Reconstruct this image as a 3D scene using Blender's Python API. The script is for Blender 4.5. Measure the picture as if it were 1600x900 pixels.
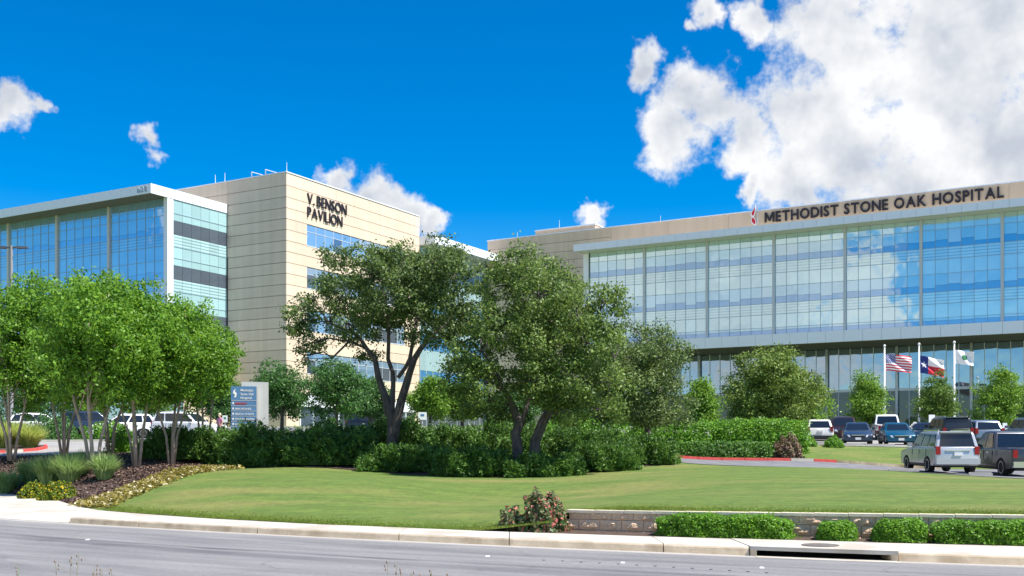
import bpy, bmesh, math, random
import numpy as np
from mathutils import Vector, Matrix

for o in list(bpy.data.objects):
    bpy.data.objects.remove(o)
SC = bpy.context.scene
COL = SC.collection
R = math.radians

# ------------------------------------------------------------------ camera
F = 1680.0            # focal length in photo pixels (1600 wide)
EYE = 1.7
cam_d = bpy.data.cameras.new('camera')
cam_d.sensor_width = 36.0
cam_d.lens = 36.0 * F / 1600.0
cam_d.shift_y = 255.0 / 1600.0
cam_d.clip_start = 0.1
cam_d.clip_end = 6000.0
cam = bpy.data.objects.new('camera', cam_d)
COL.objects.link(cam)
cam.location = (0, 0, EYE)
cam.rotation_euler = (R(90), 0, 0)
SC.camera = cam

# ------------------------------------------------------------------ sun, sky
SUN_H = Vector((0.88, -0.465)).normalized()
SUN_EL = R(60)
sun_dir = Vector((SUN_H.x * math.cos(SUN_EL), SUN_H.y * math.cos(SUN_EL), math.sin(SUN_EL)))
sl = bpy.data.lights.new('sun', 'SUN')
sl.energy = 4.5
sl.angle = R(0.5)
sl.color = (1.0, 0.945, 0.86)
sun = bpy.data.objects.new('sun', sl)
COL.objects.link(sun)
sun.rotation_euler = (-sun_dir).to_track_quat('-Z', 'Y').to_euler()
sun.location = (60, 10, 90)

SC.view_settings.view_transform = 'Standard'
SC.view_settings.look = 'None'
SC.view_settings.exposure = 0.92
SC.view_settings.gamma = 1.0
SC.view_settings.use_curve_mapping = False

W = bpy.data.worlds.new('World')
SC.world = W
W.use_nodes = True
wt = W.node_tree
wt.nodes.clear()


def wn(t, **k):
    n = wt.nodes.new(t)
    for a, b in k.items():
        setattr(n, a, b)
    return n


def wmath(op, a, b=None, clamp=False):
    n = wn('ShaderNodeMath', operation=op)
    n.use_clamp = clamp
    for i, v in enumerate((a, b)):
        if v is None:
            continue
        if isinstance(v, (int, float)):
            n.inputs[i].default_value = v
        else:
            wt.links.new(v, n.inputs[i])
    return n.outputs[0]


sky = wn('ShaderNodeTexSky', sky_type='NISHITA')
sky.sun_disc = False
sky.sun_elevation = SUN_EL
sky.sun_rotation = math.atan2(sun_dir.x, sun_dir.y)
sky.altitude = 900
sky.air_density = 1.0
sky.dust_density = 0.35
sky.ozone_density = 3.0
hs = wn('ShaderNodeHueSaturation')
hs.inputs['Hue'].default_value = 0.503
hs.inputs['Saturation'].default_value = 1.58
hs.inputs['Value'].default_value = 0.88
wt.links.new(sky.outputs[0], hs.inputs['Color'])
tc = wn('ShaderNodeTexCoord')
DIR = tc.outputs['Generated']


def noise(vec, scale, detail, rough, lac=2.0, dist=0.0):
    n = wn('ShaderNodeTexNoise')
    n.inputs['Scale'].default_value = scale
    n.inputs['Detail'].default_value = detail
    n.inputs['Roughness'].default_value = rough
    n.inputs['Lacunarity'].default_value = lac
    n.inputs['Distortion'].default_value = dist
    wt.links.new(vec, n.inputs['Vector'])
    return n


def vadd(a, b):
    n = wn('ShaderNodeVectorMath', operation='ADD')
    for i, v in enumerate((a, b)):
        if isinstance(v, tuple):
            n.inputs[i].default_value = v
        else:
            wt.links.new(v, n.inputs[i])
    return n.outputs[0]


def vscale(a, s):
    n = wn('ShaderNodeVectorMath', operation='SCALE')
    wt.links.new(a, n.inputs[0])
    n.inputs['Scale'].default_value = s
    return n.outputs[0]


warp = noise(DIR, 20.0, 4.0, 0.6)
wv = vscale(vadd(warp.outputs['Color'], (-0.5, -0.5, -0.5)), 0.062)
DW = vadd(DIR, wv)


def pxdir(px, py):
    return Vector((px - 800.0, F, 705.0 - py)).normalized()


BLOBS = []


def blob_px(px, py, r):
    BLOBS.append((pxdir(px, py), r / F))


for b in ((1490, 70, 240), (1310, 60, 110), (1590, 250, 200), (1330, 235, 150), (1185, 30, 34), (1110, 12, 30),
          (1450, 300, 160), (1240, 170, 80), (1105, 165, 70), (1060, 215, 62), (1160, 215, 60), (1255, 285, 60),
          (1005, 102, 34), (1175, 288, 22), (1085, 50, 17),
          (20, 166, 38), (62, 174, 24), (-30, 166, 40), (240, 222, 27),
          (535, 292, 36), (585, 312, 42), (640, 335, 36), (668, 345, 30), (560, 320, 40), (932, 356, 24)):
    blob_px(*b)
# clouds over the rest of the sky: the same broken cumulus all round
rs = random.Random(5)
for az, el, r in ((226, 9, .14), (229, 10, .15), (238, 7, .14), (236, 14, .15), (243, 9, .13), (226, 19, .11), (250, 15, .14),
                  (233, 5, .09), (196, 17, .10), (186, 11, .07), (206, 25, .11), (150, 14, .14), (165, 22, .13),
                  (95, 17, .16), (112, 28, .18), (78, 22, .2), (60, 12, .13), (130, 10, .1), (280, 13, .12), (292, 24, .16),
                  (305, 10, .08), (254, 8, .06), (262, 30, .18), (240, 40, .16), (175, 45, .18), (40, 40, .22), (330, 50, .12), (100, 60, .2)):
    a, e = R(az), R(el)
    BLOBS.append((Vector((math.sin(a) * math.cos(e), math.cos(a) * math.cos(e), math.sin(e))), r))
dens = None
for c, r in BLOBS:
    d = wn('ShaderNodeVectorMath', operation='DISTANCE')
    wt.links.new(DW, d.inputs[0])
    d.inputs[1].default_value = tuple(c)
    m = wn('ShaderNodeMath', operation='MULTIPLY_ADD')
    wt.links.new(d.outputs['Value'], m.inputs[0])
    m.inputs[1].default_value = -1.0 / r
    m.inputs[2].default_value = 1.0
    if dens is None:
        dens = m.outputs[0]
    else:
        x = wn('ShaderNodeMath', operation='SMOOTH_MAX')
        wt.links.new(dens, x.inputs[0])
        wt.links.new(m.outputs[0], x.inputs[1])
        x.inputs[2].default_value = 0.12
        dens = x.outputs[0]
fb = noise(DIR, 21.0, 8.0, 0.62)
fb2 = noise(vadd(DIR, tuple(sun_dir * 0.022)), 13.0, 4.0, 0.62)
fb3 = noise(DIR, 13.0, 4.0, 0.62)
low = noise(vadd(DIR, (3.1, 1.7, 0.4)), 4.2, 3.0, 0.55)
dcap = wmath('MINIMUM', dens, 0.8)
d1 = wmath('ADD', dcap, wmath('MULTIPLY', wmath('SUBTRACT', fb.outputs['Fac'], 0.49), 2.3))
mask = wn('ShaderNodeMapRange', interpolation_type='SMOOTHSTEP')
wt.links.new(d1, mask.inputs[0])
mask.inputs[1].default_value = -0.02
mask.inputs[2].default_value = 0.55
mpos = wmath('GREATER_THAN', dens, -0.35)
mfac = wmath('MULTIPLY', mask.outputs[0], mpos)
# self shading: brighter where the cloud thins towards the sun
rel = wmath('MULTIPLY', wmath('SUBTRACT', fb3.outputs['Fac'], fb2.outputs['Fac']), 1.9)
lowv = wmath('MULTIPLY', wmath('SUBTRACT', low.outputs['Fac'], 0.5), 1.9)
thick = wmath('MULTIPLY', wmath('MAXIMUM', dens, 0.0), -0.62)
lit = wmath('ADD', wmath('ADD', wmath('ADD', 0.84, thick), rel), lowv, clamp=True)
cr = wn('ShaderNodeValToRGB')
cr.color_ramp.elements[0].position = 0.0
cr.color_ramp.elements[0].color = (2.9, 3.15, 3.6, 1)
cr.color_ramp.elements[1].position = 0.85
cr.color_ramp.elements[1].color = (5.0, 5.05, 5.1, 1)
wt.links.new(lit, cr.inputs[0])
mixc = wn('ShaderNodeMix', data_type='RGBA')
wt.links.new(mfac, mixc.inputs['Factor'])
wt.links.new(hs.outputs[0], mixc.inputs['A'])
wt.links.new(cr.outputs[0], mixc.inputs['B'])
bg = wn('ShaderNodeBackground')
bg.inputs['Strength'].default_value = 0.105
wt.links.new(mixc.outputs['Result'], bg.inputs['Color'])
wo = wn('ShaderNodeOutputWorld')
wt.links.new(bg.outputs[0], wo.inputs['Surface'])
W.cycles.sampling_method = 'MANUAL'
W.cycles.sample_map_resolution = 512


# ------------------------------------------------------------------ helpers
def XY(px, d):
    return ((px - 800.0) / F * d, d)


def ZP(py, d):
    return EYE - (py - 705.0) / F * d


def tag(o, label=None, cat=None, group=None, kind=None):
    if label: o['label'] = label
    if cat: o['category'] = cat
    if group: o['group'] = group
    if kind: o['kind'] = kind
    return o


def empty(name, loc=(0, 0, 0), rz=0.0, parent=None):
    o = bpy.data.objects.new(name, None)
    o.empty_display_size = 0.2
    COL.objects.link(o)
    o.location = loc
    o.rotation_euler = (0, 0, rz)
    if parent: o.parent = parent
    return o


def link(name, me, parent=None, loc=(0, 0, 0), rz=0.0, scale=None):
    o = bpy.data.objects.new(name, me)
    COL.objects.link(o)
    o.location = loc
    o.rotation_euler = (0, 0, rz)
    if scale: o.scale = scale
    if parent: o.parent = parent
    return o


class MB:
    """collects polygons, builds one mesh"""
    def __init__(s):
        s.v, s.f, s.m = [], [], []

    def add(s, v, f, mi=0):
        o = len(s.v)
        s.v += [tuple(p) for p in v]
        s.f += [tuple(i + o for i in q) for q in f]
        s.m += [mi] * len(f)
        return s

    def box(s, x0, x1, y0, y1, z0, z1, mi=0):
        v = [(x0, y0, z0), (x1, y0, z0), (x1, y1, z0), (x0, y1, z0), (x0, y0, z1), (x1, y0, z1), (x1, y1, z1), (x0, y1, z1)]
        return s.add(v, [(0, 3, 2, 1), (4, 5, 6, 7), (0, 1, 5, 4), (1, 2, 6, 5), (2, 3, 7, 6), (3, 0, 4, 7)], mi)

    def tube(s, pts, rads, n=8, mi=0, cap=True):
        pts = [Vector(p) for p in pts]
        rings = []
        prev = None
        for i, p in enumerate(pts):
            if i == 0: t = pts[1] - p
            elif i == len(pts) - 1: t = p - pts[i - 1]
            else: t = pts[i + 1] - pts[i - 1]
            t.normalize()
            if prev is None:
                a = t.orthogonal().normalized()
            else:
                a = (prev - t * prev.dot(t))
                if a.length < 1e-5: a = t.orthogonal()
                a.normalize()
            prev = a
            b = t.cross(a)
            rings.append([p + (a * math.cos(2 * math.pi * k / n) + b * math.sin(2 * math.pi * k / n)) * rads[i] for k in range(n)])
        v = [q for r in rings for q in r]
        f = []
        for i in range(len(pts) - 1):
            for k in range(n):
                f.append((i * n + k, i * n + (k + 1) % n, (i + 1) * n + (k + 1) % n, (i + 1) * n + k))
        if cap:
            f.append(tuple(range(n - 1, -1, -1)))
            f.append(tuple(range((len(pts) - 1) * n, len(pts) * n)))
        return s.add(v, f, mi)

    def lathe(s, prof, n=12, axis='z', origin=(0, 0, 0), mi=0):
        v, f = [], []
        for r, h in prof:
            for k in range(n):
                a = 2 * math.pi * k / n
                c, q = r * math.cos(a), r * math.sin(a)
                p = (c, q, h) if axis == 'z' else ((c, h, q) if axis == 'y' else (h, c, q))
                v.append(tuple(p[i] + origin[i] for i in range(3)))
        for i in range(len(prof) - 1):
            for k in range(n):
                f.append((i * n + k, i * n + (k + 1) % n, (i + 1) * n + (k + 1) % n, (i + 1) * n + k))
        f.append(tuple(range(n - 1, -1, -1)))
        f.append(tuple(range((len(prof) - 1) * n, len(prof) * n)))
        return s.add(v, f, mi)

    def prism(s, poly, y0, y1, mi=0):
        """poly in (x,z), extruded along y"""
        n = len(poly)
        v = [(x, y0, z) for x, z in poly] + [(x, y1, z) for x, z in poly]
        f = [tuple(range(n)), tuple(range(2 * n - 1, n - 1, -1))]
        f += [(i, i + n, (i + 1) % n + n, (i + 1) % n) for i in range(n)]
        return s.add(v, f, mi)

    def mesh(s, name, mats, smooth=False):
        me = bpy.data.meshes.new(name)
        me.from_pydata(s.v, [], s.f)
        if not isinstance(mats, (list, tuple)): mats = [mats]
        for m in mats: me.materials.append(m)
        if len(mats) > 1: me.polygons.foreach_set('material_index', s.m)
        if smooth: me.polygons.foreach_set('use_smooth', [True] * len(s.f))
        me.update()
        return me

    def build(s, name, mats, parent=None, loc=(0, 0, 0), rz=0.0, smooth=False):
        return link(name, s.mesh(name, mats, smooth), parent, loc, rz)


def fix_normals(me):
    bm = bmesh.new()
    bm.from_mesh(me)
    bmesh.ops.recalc_face_normals(bm, faces=bm.faces)
    bm.to_mesh(me)
    bm.free()


# ------------------------------------------------------------------ materials
MATS = {}


def new_mat(name):
    m = bpy.data.materials.new(name)
    m.use_nodes = True
    nt = m.node_tree
    p = nt.nodes['Principled BSDF']
    MATS[name] = m
    return m, nt, p


def mat(name, c1, c2=None, scale=3.0, rough=0.7, bump=0.0, bscale=40.0, metal=0.0, stretch=(1, 1, 1), detail=6, spec=None, c3=None, s3=0.3):
    """two-colour noise material with an optional second, larger patchwork and fine bump"""
    m, nt, p = new_mat(name)
    p.inputs['Roughness'].default_value = rough
    p.inputs['Metallic'].default_value = metal
    if spec is not None: p.inputs['Specular IOR Level'].default_value = spec
    t = nt.nodes.new('ShaderNodeTexCoord')
    mp = nt.nodes.new('ShaderNodeMapping')
    mp.inputs['Scale'].default_value = stretch
    nt.links.new(t.outputs['Object'], mp.inputs['Vector'])
    if c2 is None:
        p.inputs['Base Color'].default_value = (*c1, 1)
    else:
        n = nt.nodes.new('ShaderNodeTexNoise')
        n.inputs['Scale'].default_value = scale
        n.inputs['Detail'].default_value = detail
        n.inputs['Roughness'].default_value = 0.65
        nt.links.new(mp.outputs[0], n.inputs['Vector'])
        r = nt.nodes.new('ShaderNodeValToRGB')
        r.color_ramp.elements[0].position = 0.32
        r.color_ramp.elements[1].position = 0.68
        r.color_ramp.elements[0].color = (*c1, 1)
        r.color_ramp.elements[1].color = (*c2, 1)
        nt.links.new(n.outputs['Fac'], r.inputs[0])
        out = r.outputs[0]
        if c3 is not None:
            n3 = nt.nodes.new('ShaderNodeTexNoise')
            n3.inputs['Scale'].default_value = s3
            n3.inputs['Detail'].default_value = 4
            nt.links.new(mp.outputs[0], n3.inputs['Vector'])
            r3 = nt.nodes.new('ShaderNodeValToRGB')
            r3.color_ramp.elements[0].position = 0.48
            r3.color_ramp.elements[1].position = 0.66
            nt.links.new(n3.outputs['Fac'], r3.inputs[0])
            mx = nt.nodes.new('ShaderNodeMix')
            mx.data_type = 'RGBA'
            nt.links.new(r3.outputs[0], mx.inputs['Factor'])
            nt.links.new(out, mx.inputs['A'])
            mx.inputs['B'].default_value = (*c3, 1)
            out = mx.outputs['Result']
        nt.links.new(out, p.inputs['Base Color'])
    if bump:
        nb = nt.nodes.new('ShaderNodeTexNoise')
        nb.inputs['Scale'].default_value = bscale
        nb.inputs['Detail'].default_value = 5
        nt.links.new(mp.outputs[0], nb.inputs['Vector'])
        b = nt.nodes.new('ShaderNodeBump')
        b.inputs['Strength'].default_value = bump
        b.inputs['Distance'].default_value = 0.03
        nt.links.new(nb.outputs['Fac'], b.inputs['Height'])
        nt.links.new(b.outputs[0], p.inputs['Normal'])
    return m


def leaf_mat(name, dark, light, accent=None, acc_at=0.92, transl=0.35, rough=0.5):
    m, nt, p = new_mat(name)
    g = nt.nodes.new('ShaderNodeNewGeometry')
    r = nt.nodes.new('ShaderNodeValToRGB')
    e = r.color_ramp.elements
    e[0].position = 0.0
    e[0].color = (*dark, 1)
    e[1].position = 0.85
    e[1].color = (*light, 1)
    if accent:
        r.color_ramp.elements.new(acc_at).color = (*accent, 1)
        r.color_ramp.elements[-2].position = min(0.85, acc_at - 0.01)
    t = nt.nodes.new('ShaderNodeTexCoord')
    n = nt.nodes.new('ShaderNodeTexNoise')
    n.inputs['Scale'].default_value = 1.1
    n.inputs['Detail'].default_value = 3
    nt.links.new(t.outputs['Object'], n.inputs['Vector'])
    # leaf tint: a bit per leaf, a bit per branch
    a = nt.nodes.new('ShaderNodeMath'); a.operation = 'MULTIPLY_ADD'
    nt.links.new(n.outputs['Fac'], a.inputs[0]); a.inputs[1].default_value = 0.9; a.inputs[2].default_value = -0.45
    if accent:
        a.inputs[1].default_value = 0.0; a.inputs[2].default_value = 0.0
    s = nt.nodes.new('ShaderNodeMath'); s.operation = 'ADD'; s.use_clamp = True
    nt.links.new(g.outputs['Random Per Island'], s.inputs[0]); nt.links.new(a.outputs[0], s.inputs[1])
    nt.links.new(s.outputs[0], r.inputs[0])
    nt.links.new(r.outputs[0], p.inputs['Base Color'])
    p.inputs['Roughness'].default_value = rough
    p.inputs['Specular IOR Level'].default_value = 0.35
    tr = nt.nodes.new('ShaderNodeBsdfTranslucent')
    hv = nt.nodes.new('ShaderNodeHueSaturation')
    hv.inputs['Hue'].default_value = 0.485
    hv.inputs['Value'].default_value = 1.5
    nt.links.new(r.outputs[0], hv.inputs['Color'])
    nt.links.new(hv.outputs[0], tr.inputs['Color'])
    mx = nt.nodes.new('ShaderNodeMixShader')
    mx.inputs[0].default_value = transl
    nt.links.new(p.outputs[0], mx.inputs[1])
    nt.links.new(tr.outputs[0], mx.inputs[2])
    nt.links.new(mx.outputs[0], nt.nodes['Material Output'].inputs['Surface'])
    return m


def glass_mat(name, base, refl, fac, rough=0.02, lines=0.0):
    """coated curtain-wall glass: coloured backing under a mirror coating; lines = printed stripes"""
    m, nt, p = new_mat(name)
    p.inputs['Roughness'].default_value = 0.35
    oi = nt.nodes.new('ShaderNodeObjectInfo')
    hv = nt.nodes.new('ShaderNodeHueSaturation')
    mr = nt.nodes.new('ShaderNodeMapRange')
    mr.inputs[3].default_value = 0.88
    mr.inputs[4].default_value = 1.12
    nt.links.new(oi.outputs['Random'], mr.inputs[0])
    nt.links.new(mr.outputs[0], hv.inputs['Value'])
    hv.inputs['Color'].default_value = (*base, 1)
    src = hv.outputs[0]
    if lines:
        t = nt.nodes.new('ShaderNodeTexCoord')
        wv_ = nt.nodes.new('ShaderNodeTexWave')
        wv_.bands_direction = 'Z'
        wv_.inputs['Scale'].default_value = lines
        nt.links.new(t.outputs['Object'], wv_.inputs['Vector'])
        rr = nt.nodes.new('ShaderNodeValToRGB')
        rr.color_ramp.elements[0].position = 0.25
        rr.color_ramp.elements[0].color = (0.45, 0.55, 0.60, 1)
        rr.color_ramp.elements[1].position = 0.45
        rr.color_ramp.elements[1].color = (1, 1, 1, 1)
        nt.links.new(wv_.outputs['Fac'], rr.inputs[0])
        mm = nt.nodes.new('ShaderNodeMix'); mm.data_type = 'RGBA'; mm.blend_type = 'MULTIPLY'
        mm.inputs['Factor'].default_value = 1.0
        nt.links.new(src, mm.inputs['A']); nt.links.new(rr.outputs[0], mm.inputs['B'])
        src = mm.outputs['Result']
    nt.links.new(src, p.inputs['Base Color'])
    gl = nt.nodes.new('ShaderNodeBsdfGlossy')
    gl.inputs['Color'].default_value = (*refl, 1)
    gl.inputs['Roughness'].default_value = rough
    # each pane sits a hair out of true, and its surface is gently wavy
    t2 = nt.nodes.new('ShaderNodeTexCoord')
    ad = nt.nodes.new('ShaderNodeVectorMath'); ad.operation = 'ADD'
    nt.links.new(t2.outputs['Object'], ad.inputs[0])
    cx = nt.nodes.new('ShaderNodeCombineXYZ')
    ml = nt.nodes.new('ShaderNodeMath'); ml.operation = 'MULTIPLY'; ml.inputs[1].default_value = 91.0
    nt.links.new(oi.outputs['Random'], ml.inputs[0])
    nt.links.new(ml.outputs[0], cx.inputs[0])
    nt.links.new(cx.outputs[0], ad.inputs[1])
    nn = nt.nodes.new('ShaderNodeTexNoise'); nn.inputs['Scale'].default_value = 0.45; nn.inputs['Detail'].default_value = 1
    nt.links.new(ad.outputs[0], nn.inputs['Vector'])
    bp = nt.nodes.new('ShaderNodeBump'); bp.inputs['Strength'].default_value = 0.35; bp.inputs['Distance'].default_value = 0.05
    nt.links.new(nn.outputs['Fac'], bp.inputs['Height'])
    nt.links.new(bp.outputs[0], gl.inputs['Normal'])
    mx = nt.nodes.new('ShaderNodeMixShader')
    mx.inputs[0].default_value = fac
    nt.links.new(p.outputs[0], mx.inputs[1])
    nt.links.new(gl.outputs[0], mx.inputs[2])
    nt.links.new(mx.outputs[0], nt.nodes['Material Output'].inputs['Surface'])
    return m


M_asphalt = mat('asphalt', (0.20, 0.20, 0.215), (0.27, 0.265, 0.275), 14, 0.9, 0.35, 160, c3=(0.16, 0.165, 0.185), s3=0.22, stretch=(1, 1, 1))
M_asphalt2 = mat('dark_asphalt', (0.12, 0.12, 0.135), (0.2, 0.2, 0.21), 1.3, 0.9, 0.2, 60)
M_conc = mat('concrete', (0.44, 0.41, 0.36), (0.55, 0.52, 0.465), 2.2, 0.85, 0.2, 90, c3=(0.40, 0.36, 0.30), s3=0.9)
M_kerbface = mat('kerb_concrete', (0.52, 0.405, 0.27), (0.70, 0.58, 0.42), 3.5, 0.9, 0.25, 60, c3=(0.37, 0.28, 0.18), s3=1.4)
M_drive = mat('driveway_concrete', (0.25, 0.24, 0.235), (0.33, 0.32, 0.31), 0.7, 0.9, 0.15, 50)
M_red = mat('red_kerb_paint', (0.55, 0.045, 0.04), (0.62, 0.10, 0.08), 6, 0.6, 0.1, 60)
M_mulch = mat('mulch', (0.035, 0.021, 0.02), (0.11, 0.068, 0.058), 9, 0.95, 0.9, 30)
M_soil = mat('soil', (0.05, 0.032, 0.024), (0.11, 0.07, 0.05), 7, 0.95, 0.8, 30)
M_lawn = mat('lawn', (0.084, 0.152, 0.019), (0.15, 0.215, 0.034), 1.6, 0.95, 1.0, 60, stretch=(0.6, 1.5, 1), c3=(0.20, 0.21, 0.052), s3=0.30, detail=10)


def mower_stripes(m):
    nt = m.node_tree
    p = nt.nodes['Principled BSDF']
    src = p.inputs['Base Color'].links[0].from_socket
    t = nt.nodes.new('ShaderNodeTexCoord')
    mp = nt.nodes.new('ShaderNodeMapping'); mp.inputs['Rotation'].default_value = (0, 0, R(-62))
    nt.links.new(t.outputs['Object'], mp.inputs['Vector'])
    w = nt.nodes.new('ShaderNodeTexWave'); w.inputs['Scale'].default_value = 0.21; w.inputs['Distortion'].default_value = 3.0
    w.inputs['Detail'].default_value = 3; w.inputs['Detail Scale'].default_value = 0.6
    nt.links.new(mp.outputs[0], w.inputs['Vector'])
    n = nt.nodes.new('ShaderNodeTexNoise'); n.inputs['Scale'].default_value = 4.5; n.inputs['Detail'].default_value = 10; n.inputs['Roughness'].default_value = .82
    nt.links.new(t.outputs['Object'], n.inputs['Vector'])
    a = nt.nodes.new('ShaderNodeMapRange'); a.inputs[3].default_value = .94; a.inputs[4].default_value = 1.04
    nt.links.new(w.outputs['Fac'], a.inputs[0])
    b = nt.nodes.new('ShaderNodeMapRange'); b.inputs[1].default_value = .34; b.inputs[2].default_value = .66; b.inputs[3].default_value = .66; b.inputs[4].default_value = 1.28
    nt.links.new(n.outputs['Fac'], b.inputs[0])
    mu = nt.nodes.new('ShaderNodeMath'); mu.operation = 'MULTIPLY'
    nt.links.new(a.outputs[0], mu.inputs[0]); nt.links.new(b.outputs[0], mu.inputs[1])
    hv = nt.nodes.new('ShaderNodeHueSaturation')
    nt.links.new(mu.outputs[0], hv.inputs['Value']); nt.links.new(src, hv.inputs['Color'])
    nt.links.new(hv.outputs[0], p.inputs['Base Color'])


mower_stripes(M_lawn)
M_far = mat('far_ground', (0.10, 0.12, 0.05), (0.15, 0.16, 0.08), 0.05, 0.95)
M_grass = leaf_mat('grass_blades', (0.11, 0.18, 0.022), (0.22, 0.29, 0.048), transl=0.35)
M_tan = mat('tan_stone_panel', (0.72, 0.575, 0.44), (0.80, 0.655, 0.515), 0.8, 0.85, 0.12, 30, c3=(0.69, 0.53, 0.385), s3=0.2)
M_tan_h = mat('tan_stone_panel_hospital', (0.70, 0.52, 0.36), (0.76, 0.59, 0.42), 0.7, 0.85, 0.12, 30)


def panel_tone(m, lo=0.93, hi=1.05, streak=0.10):
    """each panel has its own batch tone, plus faint vertical rain streaks"""
    nt = m.node_tree
    p = nt.nodes['Principled BSDF']
    src = p.inputs['Base Color'].links[0].from_socket
    oi = nt.nodes.new('ShaderNodeObjectInfo')
    mr = nt.nodes.new('ShaderNodeMapRange'); mr.inputs[3].default_value = lo; mr.inputs[4].default_value = hi
    nt.links.new(oi.outputs['Random'], mr.inputs[0])
    g = nt.nodes.new('ShaderNodeNewGeometry')
    mp = nt.nodes.new('ShaderNodeMapping'); mp.inputs['Scale'].default_value = (1.3, 1.3, 0.07)
    nt.links.new(g.outputs['Position'], mp.inputs['Vector'])
    n = nt.nodes.new('ShaderNodeTexNoise'); n.inputs['Scale'].default_value = 1.0; n.inputs['Detail'].default_value = 5
    nt.links.new(mp.outputs[0], n.inputs['Vector'])
    m2 = nt.nodes.new('ShaderNodeMapRange'); m2.inputs[1].default_value = .35; m2.inputs[2].default_value = .65
    m2.inputs[3].default_value = 1.0 - streak; m2.inputs[4].default_value = 1.0
    nt.links.new(n.outputs['Fac'], m2.inputs[0])
    mu = nt.nodes.new('ShaderNodeMath'); mu.operation = 'MULTIPLY'
    nt.links.new(mr.outputs[0], mu.inputs[0]); nt.links.new(m2.outputs[0], mu.inputs[1])
    hv = nt.nodes.new('ShaderNodeHueSaturation')
    nt.links.new(mu.outputs[0], hv.inputs['Value']); nt.links.new(src, hv.inputs['Color'])
    nt.links.new(hv.outputs[0], p.inputs['Base Color'])


panel_tone(M_tan)
panel_tone(M_tan_h)
M_joint = mat('joint_shadow_gap', (0.26, 0.20, 0.145))
M_white = mat('white_metal_panel', (0.80, 0.84, 0.92), (0.85, 0.88, 0.95), 0.5, 0.4)
M_grey = mat('grey_metal', (0.56, 0.55, 0.54), (0.62, 0.61, 0.60), 1, 0.45)
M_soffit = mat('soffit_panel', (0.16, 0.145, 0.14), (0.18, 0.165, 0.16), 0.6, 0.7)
M_mull = mat('mullion_metal', (0.55, 0.58, 0.62), None, rough=0.4)
M_mull_d = mat('mullion_grey_metal', (0.30, 0.40, 0.48), None, rough=0.5)
M_roof = mat('roof_membrane', (0.5, 0.5, 0.48), (0.58, 0.57, 0.55), 0.3, 0.9)
M_core = mat('dark_core', (0.05, 0.055, 0.06))
G_vis = glass_mat('vision_glass', (0.03, 0.27, 0.62), (0.68, 0.84, 0.98), 0.40)
G_bld = glass_mat('blind_behind_glass', (0.30, 0.62, 0.84), (0.78, 0.92, 0.98), 0.46)
G_bld2 = glass_mat('pale_blind_behind_glass', (0.45, 0.66, 0.80), (0.80, 0.92, 0.98), 0.46)
G_spa = glass_mat('spandrel_glass', (0.50, 0.76, 0.83), (0.84, 0.96, 0.98), 0.50)
G_lou = glass_mat('striped_spandrel_glass', (0.54, 0.78, 0.84), (0.84, 0.96, 0.98), 0.46, lines=0.95)
G_mint = glass_mat('mint_spandrel_glass', (0.46, 0.73, 0.76), (0.6, 0.7, 0.76), 0.30)
G_mintl = glass_mat('mint_striped_glass', (0.54, 0.78, 0.79), (0.6, 0.7, 0.74), 0.24, lines=0.95)
G_dark = glass_mat('dark_window_glass', (0.10, 0.13, 0.18), (0.52, 0.56, 0.62), 0.45)
G_fblue = glass_mat('front_blue_glass', (0.12, 0.33, 0.62), (0.74, 0.86, 0.97), 0.52)
G_fspan = glass_mat('front_blue_spandrel', (0.22, 0.47, 0.70), (0.74, 0.88, 0.97), 0.50)
G_flou = glass_mat('front_striped_spandrel', (0.28, 0.52, 0.70), (0.74, 0.88, 0.97), 0.46, lines=0.95)
G_grd = glass_mat('ground_floor_glass', (0.08, 0.16, 0.24), (0.62, 0.74, 0.84), 0.55)
G_clear = glass_mat('clear_lobby_glass', (0.010, 0.018, 0.02), (0.55, 0.65, 0.70), 0.11)
G_lit = glass_mat('pale_window_glass', (0.24, 0.38, 0.55), (0.75, 0.82, 0.9), 0.45)
M_letter = mat('dark_bronze_lettering', (0.020, 0.014, 0.022), None, rough=0.5)
M_bark = mat('oak_bark', (0.055, 0.042, 0.042), (0.15, 0.125, 0.12), 9, 0.95, 1.0, 26, stretch=(1, 1, 0.3))
M_bark2 = mat('crape_bark', (0.30, 0.22, 0.17), (0.55, 0.44, 0.35), 5, 0.85, 0.6, 24, stretch=(1, 1, 0.25))
L_oak = leaf_mat('oak_leaf', (0.048, 0.095, 0.030), (0.175, 0.255, 0.068), transl=0.28)
L_oak2 = leaf_mat('oak_leaf_yellow', (0.055, 0.108, 0.027), (0.20, 0.29, 0.064), transl=0.3)
L_oak3 = leaf_mat('oak_leaf_grey', (0.050, 0.096, 0.030), (0.18, 0.255, 0.068), transl=0.28)
L_crape = leaf_mat('crape_leaf', (0.058, 0.156, 0.018), (0.195, 0.377, 0.036), transl=0.42)
L_dark = leaf_mat('dark_tree_leaf', (0.032, 0.088, 0.029), (0.096, 0.224, 0.048), transl=0.3)
L_bright = leaf_mat('bright_tree_leaf', (0.068, 0.162, 0.016), (0.203, 0.365, 0.041), transl=0.4)
L_bright2 = leaf_mat('mid_green_leaf', (0.05, 0.11, 0.016), (0.15, 0.26, 0.04), transl=0.35)
L_mag = leaf_mat('magnolia_leaf', (0.055, 0.11, 0.02), (0.23, 0.32, 0.06), transl=0.25)
L_jun = leaf_mat('juniper_leaf', (0.030, 0.088, 0.018), (0.125, 0.25, 0.038), transl=0.22)
L_hedge = leaf_mat('hedge_leaf', (0.05, 0.14, 0.012), (0.17, 0.37, 0.026), transl=0.35)
L_hedge2 = leaf_mat('dark_hedge_leaf', (0.033, 0.105, 0.018), (0.105, 0.240, 0.030), transl=0.3)
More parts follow.
